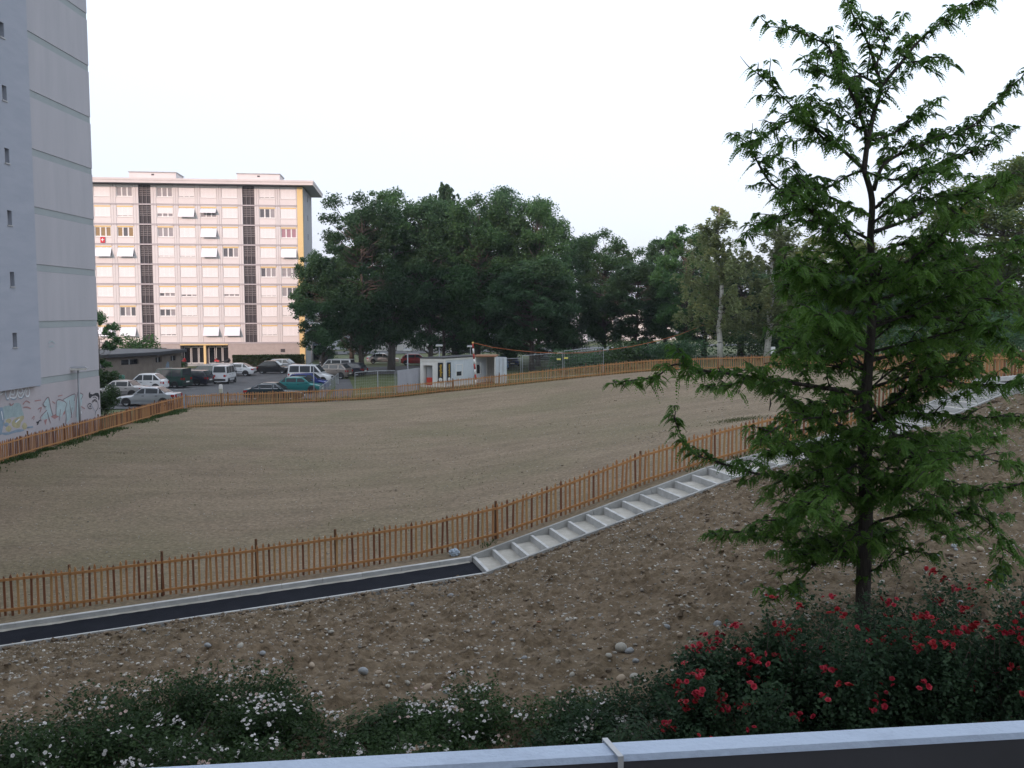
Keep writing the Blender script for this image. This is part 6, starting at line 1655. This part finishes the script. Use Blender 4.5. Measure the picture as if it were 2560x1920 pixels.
def rose_bush(label, cx, cy, w, d_, h, leafm, n, seed, petals, nflower, hot=(), leaf=.042, mounds=9, rim=.35, ground=None, smallfl=0, size=.055):
    g0_ = gz(cx, cy) - .1 if ground is None else ground
    t = thing('rose_bush', label, 'bush', (cx, cy, g0_), math.atan2(.115,1), group='rose bushes below the railing')
    r_ = random.Random(seed); g_ = np.random.default_rng(seed)
    mo = []
    for i in range(mounds):
        a = r_.uniform(-.5,.5); mo.append((a*w*.92, r_.uniform(-.36,.36)*d_, h*r_.uniform(.62,1.0)*(1 - .35*abs(a*2)**2.5), w/mounds*r_.uniform(1.1,2.0)))
    pos = []; surf = []
    per = n // mounds
    for x0, y0, hh_, rr_ in mo:
        rr2 = min(rr_, .75)
        q = g_.normal(size=(per,3)); q /= np.linalg.norm(q, axis=1)[:,None]
        lump = 1 + .28*np.sin(q[:,0]*6+seed)*np.cos(q[:,1]*7) + .15*np.sin(q[:,2]*11 + x0*4)
        rad = (g_.random(per)**.28)*lump
        v = np.stack([q[:,0]*rr2*1.15*rad, q[:,1]*min(rr2*1.1, d_*.55)*rad, np.abs(q[:,2])*hh_*rad], 1) + np.array([x0, y0, .02]); pos.append(v)
        k = rad > .9; surf.append(v[k])
    # long arching shoots
    sm = MB()
    for i in range(mounds*3):
        x0, y0, hh_, rr_ = r_.choice(mo); a = r_.uniform(0,6.283); e = Vector((x0 + math.cos(a)*rr_*1.0, y0 + math.sin(a)*rr_*.8, hh_*r_.uniform(.85,1.22)))
        c = curve_pts((x0, y0, 0), e, .12, 5, .03, r_); sm.tube(c, [.008,.007,.006,.004,.003], 4, False)
        m_ = 26; tt = g_.random(m_)**.5; ca_ = np.array([tuple(q) for q in c]); ii = np.minimum((tt*4).astype(int), 3); f_ = tt*4 - ii
        v = ca_[ii]*(1-f_)[:,None] + ca_[ii+1]*f_[:,None] + g_.normal(0,.035,(m_,3)); pos.append(v); surf.append(np.array([tuple(e)]))
    pos = np.concatenate(pos); surf = np.concatenate(surf)
    V, F = leaf_cloud(pos, np.full(len(pos), leaf), .7, seed, .68); link('foliage', np_mesh('foliage', V, F, leafm), t); tag(sm.build('stems', 'bark', t), kind='stuff')
    # flowers in clusters on the surface facing the light
    top_ = surf[((surf[:,2] > np.quantile(surf[:,2], rim)) & (surf[:,1] < .1*d_) & (g_.random(len(surf)) < .35)) | (surf[:,2] > np.quantile(surf[:,2], .86))]
    k = 0
    rest = []
    while k < nflower:
        c = top_[r_.randrange(len(top_))]; m_ = r_.choice(petals)
        for j in range(r_.choice((2,3,4,6,8,10))):
            if k >= nflower: break
            p = Vector(c) + Vector((r_.gauss(0,.048), r_.gauss(-.06,.04), .07 + r_.gauss(0,.025))); s_ = size*r_.uniform(.75,1.25)
            ro = (r_.gauss(.5,.4), r_.gauss(0,.4), r_.uniform(0,6.28))
            if k < 290:
                o = link('blossom', r_.choice(BL[m_]), t, p); o.scale = (s_,)*3; o.rotation_euler = ro
            else: rest.append((r_.choice(BL[m_]), p, s_, ro))
            k += 1
    if rest:      # past the limit: the remaining small blossoms as one part
        mb = MB()
        for me_, p, s_, ro in rest:
            M_ = Matrix.Translation(p) @ Matrix.Rotation(ro[2], 4, 'Z') @ Matrix.Rotation(ro[0], 4, 'X') @ Matrix.Scale(s_, 4)
            mb.add([M_ @ v.co for v in me_.vertices], [tuple(q.vertices) for q in me_.polygons])
        tag(mb.build('blossoms', 'petal_white', t), kind='stuff')
    return t
wp = ['petal_white','petal_white','petal_white','petal_blush']
# white roses from left to centre
def bedx(px, Y): return P(px, 1700, Y).x
rose_bush('large mound of white roses in the bottom left corner', bedx(360, 10.4), 9.9, 4.3, 2.6, .78, 'leaf_rose', 44000, 3, wp, 420, mounds=14, leaf=.042, rim=.3, size=.038)
rose_bush('low spreading rose bush at the far bottom left', bedx(0, 9.2), 8.9, 2.6, 2.2, .62, 'leaf_rose', 16000, 4, wp, 110, mounds=9, rim=.3, size=.038)
rose_bush('rose bush with pink and white blooms left of centre', bedx(860, 10.0), 9.6, 3.5, 2.5, .62, 'leaf_rose', 34000, 5, ['petal_white','petal_blush','petal_white','petal_blush','petal_old'], 400, mounds=13, rim=.25, size=.038)
rose_bush('loose white rose bush in the bottom centre beside the pink one', bedx(1290, 10.1), 9.8, 3.3, 2.4, .55, 'leaf_rose', 32000, 6, ['petal_white','petal_white','petal_blush'], 400, mounds=12, rim=.25, size=.038)
rose_bush('green flowerless bush between white and red roses', bedx(1630, 10.0), 9.7, 2.6, 2.2, .78, 'leaf_rose_red', 20000, 7, ['petal_red'], 3, mounds=10)
rose_bush('lower red rose bush with scattered red clusters left of the trunk', bedx(1900, 10.2), 10.0, 2.2, 2.2, 1.2, 'leaf_rose_red', 30000, 8, ['petal_red','petal_crimson'], 260, mounds=12, size=.066, leaf=.05, rim=.3)
rose_bush('tall red rose bush covering the foot of the locust trunk', bedx(2180, 10.6), 10.4, 3.0, 2.4, 1.70, 'leaf_rose_red', 38000, 9, ['petal_red','petal_crimson'], 290, mounds=13, size=.066, leaf=.05, rim=.3)
rose_bush('dark red rose bush at the bottom right edge', bedx(2520, 10.5), 10.4, 2.8, 2.4, 1.62, 'leaf_rose_red', 30000, 10, ['petal_red','petal_red','petal_crimson'], 200, mounds=11, size=.064, leaf=.05, rim=.4)

# ------------------------------------------------------------------ thin evening haze in the air
hz = bpy.data.materials.new('haze'); hz.use_nodes = True
hn = hz.node_tree.nodes; hn.remove(hn['Principled BSDF'])
pv = hn.new('ShaderNodeVolumePrincipled'); pv.inputs['Color'].default_value = (.86,.90,1.0,1); pv.inputs['Density'].default_value = .00022; pv.inputs['Anisotropy'].default_value = .0
hz.node_tree.links.new(pv.outputs[0], hn['Material Output'].inputs['Volume'])
zmin = float(GZ.min()) - 1.0
hb = MB().box((-1830, -330, zmin), (1830, 2530, 60)).mesh('haze', hz)
tag(link('haze', hb), 'thin pale evening haze in the air', 'haze', kind='stuff')
